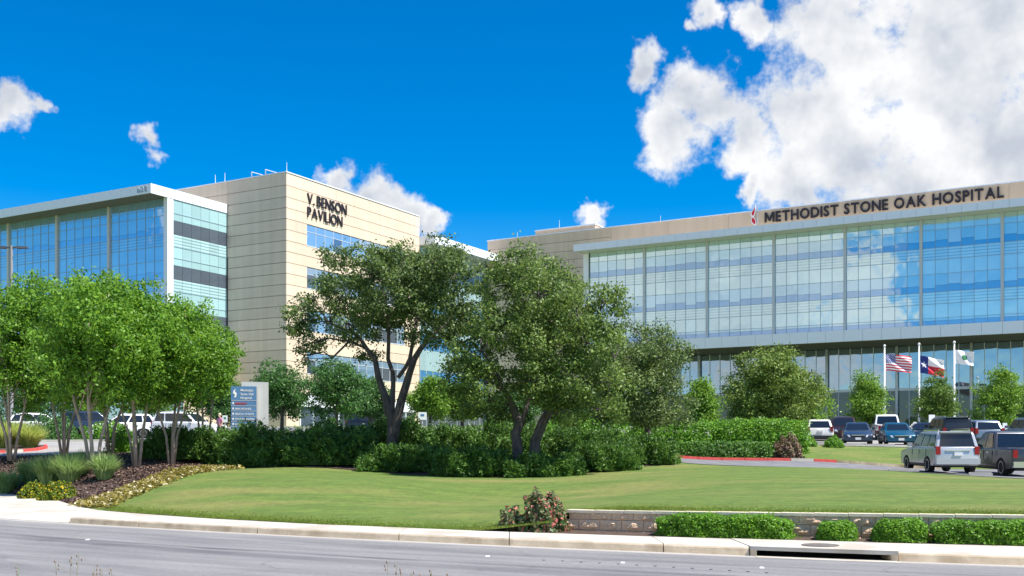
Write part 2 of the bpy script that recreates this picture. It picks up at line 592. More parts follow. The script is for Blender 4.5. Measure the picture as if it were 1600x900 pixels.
L_rose = leaf_mat('rose_leaf', (0.05, 0.12, 0.03), (0.22, 0.23, 0.11), accent=(0.66, 0.20, 0.17), acc_at=0.88, transl=0.25)
L_rose2 = leaf_mat('rose_leaf_brown', (0.070, 0.105, 0.042), (0.266, 0.168, 0.112), accent=(0.34, 0.16, 0.12), acc_at=0.86, transl=0.25)
L_gold = leaf_mat('golden_groundcover', (0.14, 0.125, 0.02), (0.33, 0.27, 0.06), accent=(0.62, 0.55, 0.36), acc_at=0.93, transl=0.2)
L_yel = leaf_mat('yellow_flower_leaf', (0.05, 0.11, 0.012), (0.17, 0.24, 0.02), accent=(0.62, 0.46, 0.02), acc_at=0.85, transl=0.3)
L_orn = leaf_mat('ornamental_grass_blade', (0.15, 0.27, 0.07), (0.38, 0.52, 0.20), transl=0.3)
L_orn2 = leaf_mat('pale_ornamental_grass_blade', (0.26, 0.34, 0.07), (0.50, 0.58, 0.17), transl=0.35)
M_weed = mat('dry_weed', (0.25, 0.2, 0.12), (0.4, 0.34, 0.22), 20, 0.9)
M_seed = mat('seed_head', (0.17, 0.10, 0.09), (0.36, 0.25, 0.19), 30, 0.9)
M_rock = mat('tan_rock', (0.35, 0.24, 0.15), (0.5, 0.38, 0.26), 4, 0.9, 0.6, 14)
M_block = mat('split_face_block', (0.64, 0.44, 0.28), (0.90, 0.66, 0.45), 16, 0.95, 1.0, 34, c3=(0.70, 0.48, 0.30), s3=1.6)
M_cap = mat('wall_cap_stone', (0.62, 0.54, 0.40), (0.70, 0.62, 0.48), 5, 0.9, 0.3, 40)
M_tyre = mat('tyre_rubber', (0.012, 0.012, 0.013), None, rough=0.85)
M_rim = mat('alloy_rim', (0.55, 0.56, 0.58), None, rough=0.3, metal=0.8)
M_black = mat('black_trim', (0.015, 0.015, 0.017), None, rough=0.5)
M_void = mat('drain_shade', (0.01, 0.009, 0.008), None, rough=1.0)  # near-black paints the shade inside the drain mouth into the colour
M_carglass = mat('car_glass', (0.012, 0.016, 0.022), None, rough=0.06, spec=0.8)
M_tail = mat('tail_light', (0.30, 0.010, 0.016), None, rough=0.15)
M_head = mat('head_light', (0.72, 0.76, 0.8), None, rough=0.1)
M_plate = mat('licence_plate', (0.8, 0.8, 0.78), None, rough=0.4)
M_chrome = mat('chrome_trim', (0.75, 0.76, 0.78), None, rough=0.15, metal=0.9)
M_pole = mat('white_pole_paint', (0.82, 0.82, 0.80), None, rough=0.35)
M_lamp = mat('dark_lamp_metal', (0.07, 0.075, 0.09), None, rough=0.5)
M_lpole = mat('lamp_pole_metal', (0.30, 0.29, 0.30), None, rough=0.5)
M_signblue = mat('sign_blue', (0.085, 0.20, 0.38), (0.10, 0.23, 0.42), 3, 0.4)
M_signgrey = mat('sign_grey', (0.50, 0.51, 0.50), (0.57, 0.58, 0.57), 3, 0.5)
M_signwhite = mat('sign_white', (0.85, 0.86, 0.86), None, rough=0.4)
M_signred = mat('sign_red', (0.6, 0.05, 0.05), None, rough=0.4)
M_signgreen = mat('sign_green', (0.03, 0.25, 0.10), None, rough=0.4)
M_fred = mat('flag_red', (0.62, 0.025, 0.05), None, rough=0.8)
M_fwhite = mat('flag_white', (0.84, 0.84, 0.84), None, rough=0.8)
M_fblue = mat('flag_blue', (0.015, 0.035, 0.20), None, rough=0.8)
M_fgreen = mat('flag_green', (0.02, 0.16, 0.06), None, rough=0.8)

# ------------------------------------------------------------------ terrain
def yc(x):               # road-side line of the kerb
    return 19.3 - 0.5 * x + 0.008 * x * x


_bx = [-60, -30, -19, -16.8, -15.1, -12.8, -11.7, -10.8, -9.5, -7.0, -4.05, -0.6, 2.33, 5.2, 8.3, 12, 16]
_by = [44, 42.5, 40, 37.7, 35.2, 31.2, 29.5, 28.2, 26.9, 24.75, 22.75, 20.9, 19.6, 18.5, 17.5, 16.55, 15.8]


def bk(x):               # back of the pavement
    return float(np.interp(x, _bx, _by))


def wl(x):               # front face of the retaining wall
    return bk(x) + 0.88


WALL_X0, WALL_X1 = 1.12, 13.0
WALL_TOP = 0.555


def wall_top(x):
    return WALL_TOP + 0.008 * (x - 1.0)


CP = []


def cp(px, d, py=None, z=None):
    x, y = XY(px, d)
    CP.append((x, y, z if z is not None else ZP(py, d)))


for x in (-19, -15.1, -11.7, -9.5, -7, -4, -0.6):
    CP.append((x, bk(x), 0.16))
for x in (1.6, 4, 7, 10, 13):
    CP.append((x, wl(x) + 0.2, wall_top(x) - 0.02))
CP.append((0.5, bk(0.5) + .9, 0.36))
for a in ((450, 42, 728), (250, 43, 717), (145, 38, 741), (268, 42, 726), (105, 44, 716), (20, 44, 716), (620, 40, 739), (780, 36.5, 748), (880, 38, 743), (985, 41, 731),
          (1055, 42, 727), (1150, 42, 728.5), (1300, 41.5, 731), (1450, 40, 740), (1600, 38, 750), (1750, 37, 752),
          (350, 42.5, 731), (790, 30, 779), (560, 32, 753), (420, 33, 750), (1000, 33, 747), (1100, 46, 726), (1100, 52, 719), (1250, 52, 721), (1300, 52, 723), (1430, 51, 733), (1467, 47, 739), (1580, 46, 744), (1750, 46, 744),
          (1300, 62, 698), (1440, 62, 701), (1600, 62, 703), (1800, 62, 703), (1300, 72, 694), (1450, 72, 695), (1700, 75, 693),
          (60, 46, 714), (60, 60, 692), (200, 60, 691), (-200, 48, 712), (-200, 60, 692),
          (600, 46, 713), (800, 46, 714), (400, 46, 714), (950, 47, 712), (700, 65, 692), (1000, 60, 694), (400, 65, 690), (150, 78, 682), (700, 85, 682)):
    cp(*a)
for px, d in ((-300, 115), (200, 118), (450, 118), (760, 118), (1000, 118), (1300, 115), (1700, 112), (2200, 112), (600, 150), (1300, 150), (0, 150)):
    cp(px, d, z=4.4)
_cp = np.array(CP)
_P, _Zc = _cp[:, :2], _cp[:, 2]


def _U(r2):
    return np.where(r2 > 1e-9, r2 * np.log(np.maximum(r2, 1e-9)), 0.0)


_n = len(_P)
_K = _U(((_P[:, None, :] - _P[None, :, :]) ** 2).sum(-1)) + np.eye(_n) * 0.5
_A = np.zeros((_n + 3, _n + 3))
_A[:_n, :_n] = _K
_A[:_n, _n] = 1
_A[:_n, _n + 1:] = _P
_A[_n, :_n] = 1
_A[_n + 1:, :_n] = _P.T
_sol = np.linalg.solve(_A, np.concatenate([_Zc, np.zeros(3)]))


def Hn(xy):
    xy = np.asarray(xy, dtype=float)
    u = _U(((xy[:, None, :] - _P[None, :, :]) ** 2).sum(-1))
    z = u @ _sol[:_n] + _sol[_n] + xy @ _sol[_n + 1:]
    w = np.clip((xy[:, 1] - 100) / 25, 0, 1)
    z = z * (1 - w) + 4.4 * w
    w2 = np.clip((np.abs(xy[:, 0]) - 0.62 * xy[:, 1] - 6) / 20, 0, 1)
    z = z * (1 - w2) + np.clip((xy[:, 1] - 40) / 60, 0, 1) * 4.2 * w2 + 0.3 * w2
    return np.clip(z, 0.12, 4.6)


def H(x, y):
    return float(Hn([[x, y]])[0])


def Hpx(px, d):
    return H(*XY(px, d))


def edge(x):             # near edge of the planted ground
    if x < 0.7: return bk(x)
    if x > WALL_X0: return wl(x) + 0.14
    t = (x - 0.7) / (WALL_X0 - 0.7)
    return bk(x) * (1 - t) + (wl(x) + 0.14) * t


def grid_mesh(name, X, Y, Z, m):
    ny, nx = X.shape
    v = np.stack([X, Y, Z], -1).reshape(-1, 3)
    i = np.arange(ny * nx).reshape(ny, nx)
    f = np.stack([i[:-1, :-1], i[:-1, 1:], i[1:, 1:], i[1:, :-1]], -1).reshape(-1, 4)
    me = bpy.data.meshes.new(name)
    me.from_pydata(v.tolist(), [], f.tolist())
    me.materials.append(m)
    me.polygons.foreach_set('use_smooth', [True] * len(f))
    me.update()
    return me


xs = np.concatenate([np.linspace(-300, -70, 12), np.linspace(-66, -24, 22), np.arange(-22, 16.01, 0.4), np.linspace(17, 70, 40), np.linspace(75, 300, 12)])
ts = np.concatenate([np.arange(0, 26, 0.5), np.linspace(26.5, 60, 45), np.linspace(62, 130, 35), np.linspace(150, 420, 8)])
EX = np.array([edge(x) for x in xs])
GX = np.repeat(xs[None, :], len(ts), 0)
GY = EX[None, :] + ts[:, None]
GZ = Hn(np.stack([GX.ravel(), GY.ravel()], -1)).reshape(GX.shape)
tag(link('lawn', grid_mesh('lawn', GX, GY, GZ, M_lawn)), kind='structure')
# far ground to the horizon, below everything
g = MB()
g.add([(-4000, -4000, -0.06), (4000, -4000, -0.06), (4000, 4000, -0.06), (-4000, 4000, -0.06)], [(0, 1, 2, 3)])
tag(g.build('ground', M_far), kind='structure')


def resample(pl, n):
    pl = np.array(pl, float)
    s = np.concatenate([[0], np.cumsum(np.linalg.norm(np.diff(pl, axis=0), axis=1))])
    t = np.linspace(0, s[-1], n)
    return np.stack([np.interp(t, s, pl[:, k]) for k in range(2)], -1)


def drape(name, near, far, m, off, n=40, k=14):
    a, b = resample(near, n), resample(far, n)
    t = np.linspace(0, 1, k)[:, None, None]
    P = a[None] * (1 - t) + b[None] * t
    Z = Hn(P.reshape(-1, 2)).reshape(k, n) + off
    return tag(link(name, grid_mesh(name, P[..., 0], P[..., 1], Z, m)), kind='structure')


# road
rx = np.linspace(-70, 40, 90)
tt = np.linspace(0, 1, 12)
RX = np.repeat(rx[None], 12, 0)
RY = np.array([[yc(x) + 0.25 - (1 - t) * 12.3 if x > -10.4 else yc(x) + 1.2 - (1 - t) * 13.2 for x in rx] for t in tt])
M_road, nt, p = new_mat('road_asphalt')
t_ = nt.nodes.new('ShaderNodeTexCoord')
sep = nt.nodes.new('ShaderNodeSeparateXYZ')
nt.links.new(t_.outputs['Object'], sep.inputs[0])


def nm(op, a, b=None, c=None, clamp=False, nt=nt):
    n = nt.nodes.new('ShaderNodeMath')
    n.operation = op
    n.use_clamp = clamp
    for i, v in enumerate((a, b, c)):
        if v is None: continue
        if isinstance(v, (int, float)): n.inputs[i].default_value = v
        else: nt.links.new(v, n.inputs[i])
    return n.outputs[0]


xx = nm('MULTIPLY', sep.outputs[0], sep.outputs[0])
u_ = nm('ADD', nm('MULTIPLY_ADD', sep.outputs[0], 0.5, sep.outputs[1]), nm('MULTIPLY', xx, -0.008))
ns = nt.nodes.new('ShaderNodeTexNoise'); ns.inputs['Scale'].default_value = 0.7; ns.inputs['Detail'].default_value = 6
nt.links.new(t_.outputs['Object'], ns.inputs['Vector'])
uw = nm('ADD', u_, nm('MULTIPLY', nm('SUBTRACT', ns.outputs['Fac'], 0.5), 0.22))


def band(center, half, soft):
    d = nm('ABSOLUTE', nm('SUBTRACT', uw, center))
    return nm('SUBTRACT', 1.0, nm('DIVIDE', nm('SUBTRACT', d, half), soft, clamp=True))


streak = nt.nodes.new('ShaderNodeTexNoise'); streak.inputs['Scale'].default_value = 2.0; streak.inputs['Detail'].default_value = 5
cmb = nt.nodes.new('ShaderNodeCombineXYZ')
nt.links.new(nm('MULTIPLY', sep.outputs[0], 0.12), cmb.inputs[0]); nt.links.new(uw, cmb.inputs[1])
nt.links.new(cmb.outputs[0], streak.inputs['Vector'])
fine = nt.nodes.new('ShaderNodeTexNoise'); fine.inputs['Scale'].default_value = 11; fine.inputs['Detail'].default_value = 6; fine.inputs['Roughness'].default_value = 0.8
nt.links.new(t_.outputs['Object'], fine.inputs['Vector'])
rb = nt.nodes.new('ShaderNodeValToRGB')
rb.color_ramp.elements[0].position = 0.36; rb.color_ramp.elements[0].color = (0.145, 0.144, 0.148, 1)
rb.color_ramp.elements[1].position = 0.64; rb.color_ramp.elements[1].color = (0.255, 0.25, 0.246, 1)
nt.links.new(nm('ADD', nm('MULTIPLY', streak.outputs['Fac'], 0.5), nm('MULTIPLY', fine.outputs['Fac'], 0.5)), rb.inputs[0])
brk = nm('MULTIPLY_ADD', ns.outputs['Fac'], 1.6, -0.25, clamp=True)
dark = nm('ADD', nm('MULTIPLY', band(16.0, 0.07, 0.10), 0.95), nm('MULTIPLY', band(15.45, 0.12, 0.30), 0.6), clamp=True)
dark = nm('ADD', dark, nm('MULTIPLY', band(17.6, 0.02, 0.06), 0.5), clamp=True)
dark = nm('MULTIPLY', dark, brk)
mx_ = nt.nodes.new('ShaderNodeMix'); mx_.data_type = 'RGBA'
nt.links.new(dark, mx_.inputs['Factor']); nt.links.new(rb.outputs[0], mx_.inputs['A'])
mx_.inputs['B'].default_value = (0.06, 0.06, 0.07, 1)
# oil-darkened and worn patches
stn = nt.nodes.new('ShaderNodeTexNoise'); stn.inputs['Scale'].default_value = 0.55; stn.inputs['Detail'].default_value = 7; stn.inputs['Roughness'].default_value = .7
cms = nt.nodes.new('ShaderNodeCombineXYZ')
nt.links.new(nm('MULTIPLY', sep.outputs[0], 0.35), cms.inputs[0]); nt.links.new(nm('MULTIPLY', u_, 1.6), cms.inputs[1])
nt.links.new(cms.outputs[0], stn.inputs['Vector'])
mx0 = nt.nodes.new('ShaderNodeMix'); mx0.data_type = 'RGBA'; mx0.blend_type = 'MULTIPLY'
nt.links.new(nm('MULTIPLY_ADD', stn.outputs['Fac'], 3.2, -1.35, clamp=True), mx0.inputs['Factor'])
nt.links.new(mx_.outputs['Result'], mx0.inputs['A']); mx0.inputs['B'].default_value = (0.70, 0.70, 0.73, 1)
mx_ = mx0
# hairline cracks and worn patches
vor = nt.nodes.new('ShaderNodeTexVoronoi'); vor.feature = 'DISTANCE_TO_EDGE'; vor.inputs['Scale'].default_value = 0.30
wsp = nt.nodes.new('ShaderNodeVectorMath'); wsp.operation = 'ADD'
nt.links.new(t_.outputs['Object'], wsp.inputs[0])
wsc = nt.nodes.new('ShaderNodeVectorMath'); wsc.operation = 'SCALE'; wsc.inputs['Scale'].default_value = 1.5
nt.links.new(ns.outputs['Color'], wsc.inputs[0]); nt.links.new(wsc.outputs[0], wsp.inputs[1])
nt.links.new(wsp.outputs[0], vor.inputs['Vector'])
crk = nm('SUBTRACT', 1.0, nm('DIVIDE', vor.outputs['Distance'], 0.016, clamp=True))
mx3 = nt.nodes.new('ShaderNodeMix'); mx3.data_type = 'RGBA'
nt.links.new(nm('MULTIPLY', crk, nm('MULTIPLY_ADD', ns.outputs['Fac'], 2.0, -0.85, clamp=True)), mx3.inputs['Factor'])
nt.links.new(mx_.outputs['Result'], mx3.inputs['A']); mx3.inputs['B'].default_value = (0.05, 0.05, 0.055, 1)
mx_ = mx3
# pale dusty gutter along the kerb
gut = nm('MULTIPLY', band(19.25, 0.05, 0.28), 0.7)
mx2 = nt.nodes.new('ShaderNodeMix'); mx2.data_type = 'RGBA'
nt.links.new(gut, mx2.inputs['Factor']); nt.links.new(mx_.outputs['Result'], mx2.inputs['A'])
mx2.inputs['B'].default_value = (0.47, 0.44, 0.40, 1)
nt.links.new(mx2.outputs['Result'], p.inputs['Base Color'])
p.inputs['Roughness'].default_value = 0.9
bpn = nt.nodes.new('ShaderNodeBump'); bpn.inputs['Strength'].default_value = 0.4; bpn.inputs['Distance'].default_value = 0.01
nt.links.new(fine.outputs['Fac'], bpn.inputs['Height']); nt.links.new(bpn.outputs[0], p.inputs['Normal'])
tag(link('road', grid_mesh('road', RX, RY, RX * 0.0, M_road)), kind='structure')

# pavement: monolithic kerb-and-walk segments with open joints
pav = tag(empty('pavement'), kind='structure')
INLET = (XY(1188, 16.75)[0], XY(1408, 16.5)[0])      # the storm drain interrupts the kerb here


def walk_segment(x0, x1, name='pavement_slab'):
    n = max(3, int((x1 - x0) / 0.4) + 1)
    m = MB()
    prof = []
    for i in range(n):
        x = x0 + (x1 - x0) * i / (n - 1)
        y0, y1 = yc(x), bk(x) + 0.03
        if x1 <= -10.3:                                # driveway apron: the kerb is dropped
            k = min(1.0, max(0.0, (x + 13.5) / 3.2))
            prof.append([(x, y0 - 0.02, -0.03), (x, y0, 0.012), (x, y0 + 0.5, 0.03 + .05 * k), (x, y0 + 1.5, 0.10 + .04 * k), (x, y0 + 1.7, 0.115 + .035 * k), (x, y1, 0.15), (x, y1, -0.05)])
        else:
            prof.append([(x, y0, -0.03), (x, y0 + 0.03, 0.105), (x, y0 + 0.045, 0.13), (x, y0 + 0.075, 0.145), (x, y0 + 0.13, 0.15), (x, y1, 0.152), (x, y1, -0.05)])
    k = len(prof[0])
    v = [q for r in prof for q in r]
    for i in range(n - 1):
        for j in range(k - 1):
            m.f.append((i * k + j, (i + 1) * k + j, (i + 1) * k + j + 1, i * k + j + 1))
            m.m.append(1 if j < 2 and x1 > -10.3 else 0)
    m.v = v
    m.f.append(tuple(range(k))); m.m.append(1)
    m.f.append(tuple(range((n - 1) * k + k - 1, (n - 1) * k - 1, -1))); m.m.append(1)
    return m.build(name, [M_conc, M_kerbface], pav)


cuts = [-60, -40, -26, -18.5, -14.2, -10.45]
x = -10.45
rj = random.Random(3)
while x < INLET[0] - 2.2:
    x += rj.choice((2.1, 2.6, 3.1))
    cuts.append(min(x, INLET[0]))
if cuts[-1] < INLET[0]: cuts.append(INLET[0])
for a, b in zip(cuts[:-1], cuts[1:]):
    if b - a > 0.3: walk_segment(a + 0.008, b - 0.008)
x = INLET[1]
for w in (1.9, 2.6, 3.0, 6, 10):
    walk_segment(x + 0.008, x + w - 0.008)
    x += w

# storm drain: concrete lid on two cheeks over a dark opening
dr = tag(empty('storm_drain', (INLET[0], yc(INLET[0]), 0)), 'concrete kerb inlet with a long dark opening at the road edge', 'storm drain')
ox, oy = INLET[0], yc(INLET[0])


def strip(m, x0, x1, ya, yb, za, zb, n=8, mi=0):
    """solid bar following the kerb line; ya,yb offsets from yc"""
    v = []
    for i in range(n):
        x = x0 + (x1 - x0) * i / (n - 1)
        for dy, z in ((ya, za), (yb, za), (yb, zb), (ya, zb)):
            yy = (yc(x) + dy) if dy < 0.9 else bk(x) + 0.03
            v.append((x - ox, yy - oy, z))
    f = [(0, 1, 2, 3), tuple((n - 1) * 4 + q for q in (3, 2, 1, 0))]
    for i in range(n - 1):
        for j in range(4):
            f.append((i * 4 + j, (i + 1) * 4 + j, (i + 1) * 4 + (j + 1) % 4, i * 4 + (j + 1) % 4))
    m.add(v, f, mi)
    return m


strip(MB(), INLET[0] + .01, INLET[1] - .01, -0.02, 1.0, 0.095, 0.158).build('lid_slab', M_conc, dr)
strip(MB(), INLET[0] + .01, INLET[0] + .10, -0.01, 0.6, -0.02, 0.094, n=3).build('cheek', M_kerbface, dr)
strip(MB(), INLET[1] - .10, INLET[1] - .01, -0.01, 0.6, -0.02, 0.094, n=3).build('cheek', M_kerbface, dr)
strip(MB(), INLET[0] + .11, INLET[1] - .11, 0.45, 0.5, -0.02, 0.093).build('back_wall', M_void, dr)
strip(MB(), INLET[0] + .11, INLET[1] - .11, 0.03, 0.44, -0.02, 0.006).build('chamber_floor', M_void, dr)
strip(MB(), INLET[0] + .05, INLET[1] - .05, -0.32, -0.03, -0.02, 0.006).build('gutter_apron', M_conc, dr)
mh = MB().lathe([(0.30, 0.0), (0.30, 0.012), (0.26, 0.016), (0.0001, 0.016)], 24)
x_ = XY(1290, 17.3)[0]
tag(mh.build('manhole_cover', mat('cast_iron', (0.10, 0.085, 0.075), (0.17, 0.15, 0.13), 9, 0.7), None, (x_, yc(x_) + 0.62, 0.158)), 'round iron access cover in the storm drain lid', 'manhole cover')

# planting strip of soil in front of the wall
px_ = np.linspace(0.2, 16, 40)
PX = np.repeat(px_[None], 4, 0)
PY = np.array([[bk(x) + 0.02 + t * 1.05 for x in px_] for t in (0, .33, .66, 1)])
tag(link('planting_strip', grid_mesh('planting_strip', PX, PY, PX * 0 + 0.156, M_soil)), kind='structure')
# near verge, on the photographer's side
vx = np.linspace(-40, 40, 30)
VX = np.repeat(vx[None], 3, 0)
VY = np.array([[yc(x) - 12.0 - t for x in vx] for t in (0, 3, 30)])
tag(link('verge', grid_mesh('verge', VX, VY, VX * 0 + 0.03, M_lawn)), kind='structure')

# drives and car parks
near_drive = [XY(a, b) for a, b in ((1035, 46), (1150, 45.8), (1300, 44.8), (1400, 43.3), (1480, 41.8), (1600, 40), (1800, 38))]
far_drive = [XY(a, b) for a, b in ((1035, 52), (1150, 52), (1300, 52), (1400, 51.5), (1480, 51), (1600, 51), (1800, 51))]
drape('drive', near_drive, far_drive, M_asphalt2, 0.02)
drape('upper_car_park', [XY(1180, 66), XY(1300, 63), XY(1800, 63)], [XY(900, 112), XY(1300, 108), XY(1900, 100)], M_drive, 0.04)
drape('left_driveway', [XY(-400, 46), XY(60, 46.5), XY(205, 46.5)], [XY(-400, 61), XY(60, 61), XY(215, 61)], M_drive, 0.03)
drape('left_car_park', [XY(-300, 68), XY(250, 68), XY(780, 68)], [XY(-300, 108), XY(250, 106), XY(780, 104)], M_asphalt2, 0.05)
drape('mulch_bed', [(-19.2, bk(-19.2) + .03), (-15.1, bk(-15.1) + .03), (-12.8, bk(-12.8) + .03), XY(128, 30.0), XY(190, 33.5), XY(245, 37), XY(335, 41)],
      [XY(-30, 46), XY(40, 46), XY(100, 46), XY(150, 46), XY(200, 46), XY(240, 45.5), XY(340, 44.6)], M_mulch, 0.02)
drape('hedge_bed', [XY(325, 41.3), XY(450, 41.8), XY(600, 39.9), XY(790, 36.9), XY(900, 38.4), XY(985, 41.1), XY(1056, 42.4)],
      [XY(300, 48), XY(450, 48), XY(600, 48), XY(790, 48), XY(900, 48), XY(985, 48), XY(1040, 47)], M_mulch, 0.02)
drape('shrub_bed', [XY(1040, 52.3), XY(1150, 52.3), XY(1265, 52.3)], [XY(1020, 58), XY(1150, 58), XY(1240, 57)], M_mulch, 0.02)


def kerb_run(name, pts, segs, mats, h=0.15, w=0.17, label=None):
    """kerb of single stones draped on the terrain"""
    root = tag(empty(name), kind='structure')
    P = resample(pts, segs + 1)
    for i in range(segs):
        a, b = Vector((*P[i], H(*P[i]))), Vector((*P[i + 1], H(*P[i + 1])))
        t = (b - a); t.z = 0; t.normalize()
        nrm = Vector((-t.y, t.x, 0)) * w
        a2, b2 = a + t * 0.012, b - t * 0.012
        v = [a2 - Vector((0, 0, .1)), b2 - Vector((0, 0, .1)), b2 + nrm - Vector((0, 0, .1)), a2 + nrm - Vector((0, 0, .1))]
        tl = Vector((0, 0, h))
        v += [a2 + tl + nrm * .15, b2 + tl + nrm * .15, b2 + tl + nrm, a2 + tl + nrm]
        m = MB().add(v, [(0, 3, 2, 1), (4, 5, 6, 7), (0, 1, 5, 4), (1, 2, 6, 5), (2, 3, 7, 6), (3, 0, 4, 7)])
        m.build('kerb_stone', mats[i] if isinstance(mats, list) else mats, root)
    return root


kerb_run('red_kerb', [XY(1056, 52), XY(1150, 52.05), XY(1308, 52.1)], 7, [M_red, M_red, M_red, M_red, M_red, M_conc, M_red])
kerb_run('grey_kerb', [XY(1309, 52.1), XY(1400, 51.6), XY(1480, 51.1)], 5, M_kerbface)
kerb_run('island_kerb', [XY(-80, 48.2), XY(-10, 48.3), XY(30, 48.9), XY(62, 50), XY(76, 51.6), XY(74, 53)], 9, [M_red, M_red, M_red, M_conc, M_red, M_red, M_red, M_red, M_red])
kerb_run('car_park_kerb', [XY(1225, 64.5), XY(1300, 63), XY(1800, 63)], 12, M_conc, h=0.07)
kerb_run('left_kerb', [XY(-120, 61.3), XY(60, 61.3), XY(216, 61.3)], 8, M_conc)
drape('island_bed', [XY(-80, 48.5), XY(-10, 48.6), XY(30, 49.2), XY(60, 50.4), XY(72, 52)], [XY(-80, 54), XY(-10, 54), XY(30, 54), XY(60, 53.8), XY(71, 53.2)], M_mulch, 0.1)

# ------------------------------------------------------------------ buildings
TH = R(29.5)
BR = -TH
E1 = Vector((math.cos(TH), -math.sin(TH), 0))
EV = Vector((math.sin(TH), math.cos(TH), 0))


class UnitBox:
    """shared unit boxes per material, scaled per object"""
    cache = {}

    @classmethod
    def get(cls, m):
        if m.name not in cls.cache:
            cls.cache[m.name] = MB().box(0, 1, 0, 1, 0, 1).mesh('unit_' + m.name, m)
        return cls.cache[m.name]


def ub(name, m, parent, x0, x1, y0, y1, z0, z1):
    return link(name, UnitBox.get(m), parent, (x0, y0, z0), 0, (x1 - x0, y1 - y0, z1 - z0))


def pane_mesh(m, w, h, key, th=0.05):
    k = (m.name, round(w, 3), round(h, 3), key)
    if k not in UnitBox.cache:
        if key == 'front':
            UnitBox.cache[k] = MB().box(0, w, 0, th, 0, h).mesh('pane', m)
        else:
            UnitBox.cache[k] = MB().box(-th, 0, 0, w, 0, h).mesh('pane', m)
    return UnitBox.cache[k]


def pane(name, m, parent, x, y, z, w, h, key='front'):
    return link(name, pane_mesh(m, w, h, key), parent, (x, y, z))


def letters(text, parent, size_w, size_h, origin, axis, m, depth=0.12, name='letter', bold=0.016, gap=0.16, space=0.42, group=None):
    """mounted letters, each its own mesh; origin is the lower left corner in the parent's space, axis = 'x','y' or '-y' """
    dg_objs = []
    for ch in text:
        if ch == ' ':
            dg_objs.append(None)
            continue
        cu = bpy.data.curves.new('glyph', 'FONT')
        cu.body = ch
        cu.extrude = depth / 2
        cu.offset = bold
        cu.resolution_u = 3
        o = bpy.data.objects.new('glyph', cu)
        COL.objects.link(o)
        dg_objs.append(o)
    bpy.context.view_layer.update()
    dg = bpy.context.evaluated_depsgraph_get()
    items, adv = [], 0.0
    for o in dg_objs:
        if o is None:
            adv += space
            continue
        if o.data.body == 'M':         # plain heavy M, drawn as an outline
            mo = [(0, 0), (0, .7), (.17, .7), (.4, .27), (.63, .7), (.8, .7), (.8, 0), (.665, 0), (.665, .47), (.45, .07), (.35, .07), (.135, .47), (.135, 0)]
            q = MB().prism(mo, -depth / 2, depth / 2)
            q.v = [(a_, c_, -b_) for a_, b_, c_ in q.v]
            me = q.mesh('glyph', m)
        else:
            me = bpy.data.meshes.new_from_object(o.evaluated_get(dg))
        co = np.empty(len(me.vertices) * 3)
        me.vertices.foreach_get('co', co)
        co = co.reshape(-1, 3)
        x0, x1 = co[:, 0].min(), co[:, 0].max()
        items.append((me, co, adv - x0))
        adv += (x1 - x0) + gap
    total = adv - gap
    ymax = max(c[:, 1].max() for _, c, _ in items)
    ymin = 0.0
    sx, sz = size_w / total, size_h / ymax
    out = []
    for me, co, off in items:
        q = np.empty_like(co)
        lx = (co[:, 0] + off) * sx
        lz = co[:, 1] * sz
        ox_ = lx.min()
        if axis == 'x':
            q[:, 0], q[:, 1], q[:, 2] = lx - ox_, -co[:, 2], lz
            loc = (origin[0] + ox_, origin[1], origin[2])
        else:   # runs along +y on a face that looks to +x
            q[:, 0], q[:, 1], q[:, 2] = co[:, 2], lx - ox_, lz
            loc = (origin[0], origin[1] + ox_, origin[2])
        me.vertices.foreach_set('co', q.ravel())
        me.materials.clear()
        me.materials.append(m)
        me.update()
        fix_normals(me)
        out.append(link(name, me, parent, loc))
    for o in dg_objs:
        if o is not None:
            cu = o.data
            bpy.data.objects.remove(o)
            bpy.data.curves.remove(cu)
    return out


rb_ = random.Random(11)


def curtain_front(b, bays, y, rows, ncol=6, mull_m=None, thin=None):
    """bays: list of (x0,x1); rows: list of (kind, z0, z1)"""
    thin = thin or M_mull_d
    for bi, (x0, x1) in enumerate(bays):
        w = (x1 - x0 - 0.3) / ncol
        for c in range(ncol):
            px0 = x0 + 0.15 + c * w
            for kind, z0, z1 in rows:
                h = z1 - z0
                if kind == 'vision':
                    r = rb_.random()
                    drop = rb_.choice((0.58, 0.62, 0.62, 0.62, 0.66, 0.76)) * h
                    if h < 1.2: drop = h * 0.35
                    pane('window_pane', G['vision'], b, px0 + .02, y, z0 + .02, w - .04, h - drop - .03)
                    pane('blind', G['blind2'] if r < .10 else G['blind'], b, px0 + .02, y, z1 - drop + .01, w - .04, drop - .03)
                elif kind == 'spandrel':
                    pane('spandrel_panel', G['spandrel'], b, px0 + .02, y, z0 + .02, w - .04, h - .04)
                else:
                    pane('striped_panel', G['striped'], b, px0 + .02, y, z0 + .02, w - .04, h - .04)
            if c > 0:
                ub('mullion', thin, b, px0 - .022, px0 + .022, y - .04, y + .03, rows[-1][1], rows[0][2])
    for kind, z0, z1 in rows:
        ub('transom', thin, b, bays[0][0], bays[-1][1], y - .035, y + .025, z0 - .02, z0 + .02)


